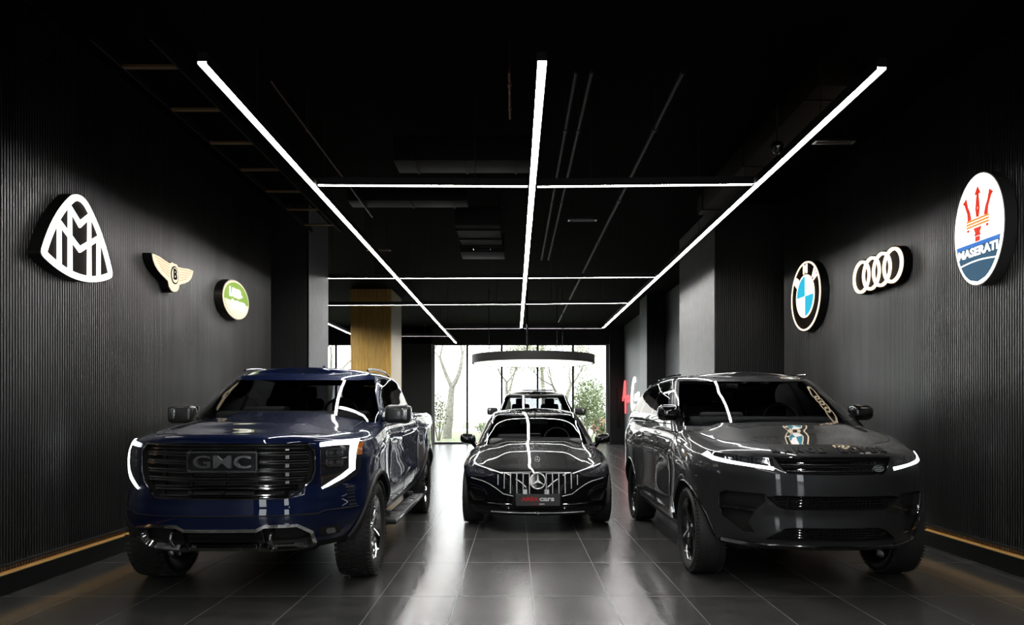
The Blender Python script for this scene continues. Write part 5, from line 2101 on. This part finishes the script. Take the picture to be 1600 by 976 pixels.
def bush(name, label, x, y, h, w, m, n, seed, cat, blooms=None, stems=5):
    rg = random.Random(seed)
    o = root(name, label, cat, (x, y, -0.04))
    bm = BM()
    for k in range(stems):
        a = k * 2 * PI / stems
        tube(bm, [(0.05 * math.cos(a), 0.05 * math.sin(a), 0), (w * .3 * math.cos(a), w * .3 * math.sin(a), h * .45), (w * .4 * math.cos(a + .3), w * .4 * math.sin(a + .3), h * .8)], [.03, .02, .008], 5)
    link('stems', bm, bark, o, 60)
    def cloud(nm, mm, cnt, s0, s1, shell):
        bm = BM()
        for k in range(cnt):
            u = Vector((rg.gauss(0, 1), rg.gauss(0, 1), rg.gauss(0, 1))).normalized()
            rad = rg.uniform(shell, 1) ** .5
            c = Vector((u.x * w / 2 * rad, u.y * w / 2 * rad, h * .58 + u.z * h * .42 * rad))
            s = rg.uniform(s0, s1)
            a = Vector((rg.gauss(0, 1), rg.gauss(0, 1), rg.gauss(0, 1))).normalized()
            b = a.cross(u).normalized()
            vs = [bm.verts.new(c + a * s), bm.verts.new(c + b * s * .55), bm.verts.new(c - a * s), bm.verts.new(c - b * s * .55)]
            bm.faces.new(vs)
        link(nm, bm, mm, o, 0)
    cloud('leaves', m, n, .04, .09, .15)
    if blooms:
        cloud('flowers', blooms, n // 3, .03, .06, .7)
bush('young_tree', 'bright green young leafy tree outside the right panes', 3.55, 33.2, 3.1, 1.9, bush_m, 2200, 3, 'tree', None, 3)
bush('flowering_shrub', 'low pink flowering shrub outside, behind the right mirror of the black saloon', 3.95, 31.6, 1.15, 1.0, bush_m, 900, 4, 'shrub', mat('pink_petals', (.65, .30, .26), .7))
bush('shrub', 'slender pale green shrub outside in front of the leftmost forked tree', -3.75, 33.5, 2.4, 1.0, leaf_m, 500, 6, 'shrub')
bush('shrub', 'low round hedge shrub outside at the left edge of the black saloon', -1.2, 35.5, 0.9, 1.8, bush_m, 800, 7, 'shrub')
bush('shrub', 'low hedge shrub outside at the foot of the far right pane', 4.6, 36.5, 1.4, 2.2, bush_m, 1200, 9, 'shrub')

def block():
    o = root('apartment_building', 'white apartment building with balconies outside at the right edge of the window', 'building', (8.5, 44, -0.1))
    wallm = noisy(mat('white_render', (0.72, 0.71, 0.68), 0.7), 2, 0.05)
    gl = mat('building_glass', (0.10, 0.11, 0.12), 0.1, coat=1)
    bm = BM()
    box(bm, (0, 5, 6.5), (8.0, 14, 13))
    link('walls', bm, wallm, o, 0)
    for f in range(4):
        z = 1.6 + f * 2.9
        for k in range(4):
            y = 0.2 + k * 3.0
            bm = BM()
            box(bm, (-4.02, y, z), (0.10, 1.1, 1.5))
            w = link('window', bm, wallm, o, 0)
            bm = BM()
            box(bm, (-4.08, y - .26, z), (0.03, .45, 1.3))
            box(bm, (-4.08, y + .26, z), (0.03, .45, 1.3))
            link('pane', bm, gl, w, 0)
        for x in (-2.4, 0.2):
            bm = BM()
            box(bm, (x, -2.03, z), (1.2, 0.08, 1.5))
            link('pane', bm, gl, o, 0)
        bm = BM()
        box(bm, (-4.5, 3.2, z - 1.05), (1.0, 3.0, 0.14))
        box(bm, (-4.96, 3.2, z - .55), (0.06, 3.0, 0.9))
        link('balcony', bm, wallm, o, 0)
block()
def fence():
    o = root('garden_fence', 'low thin rail fence on the lawn beyond the left panes', 'fence', (-2.5, 40, -0.06))
    bm = BM()
    for z in (.45, .95):
        box(bm, (0, 0, z), (9.0, .04, .05))
    link('rail', bm, mat('fence_grey', (.35, .35, .34), .6), o, 0)
    bm = BM()
    for k in range(10):
        box(bm, (-4.5 + k, 0, .5), (.06, .06, 1.0))
    link('posts', bm, mat('fence_grey'), o, 0)
fence()
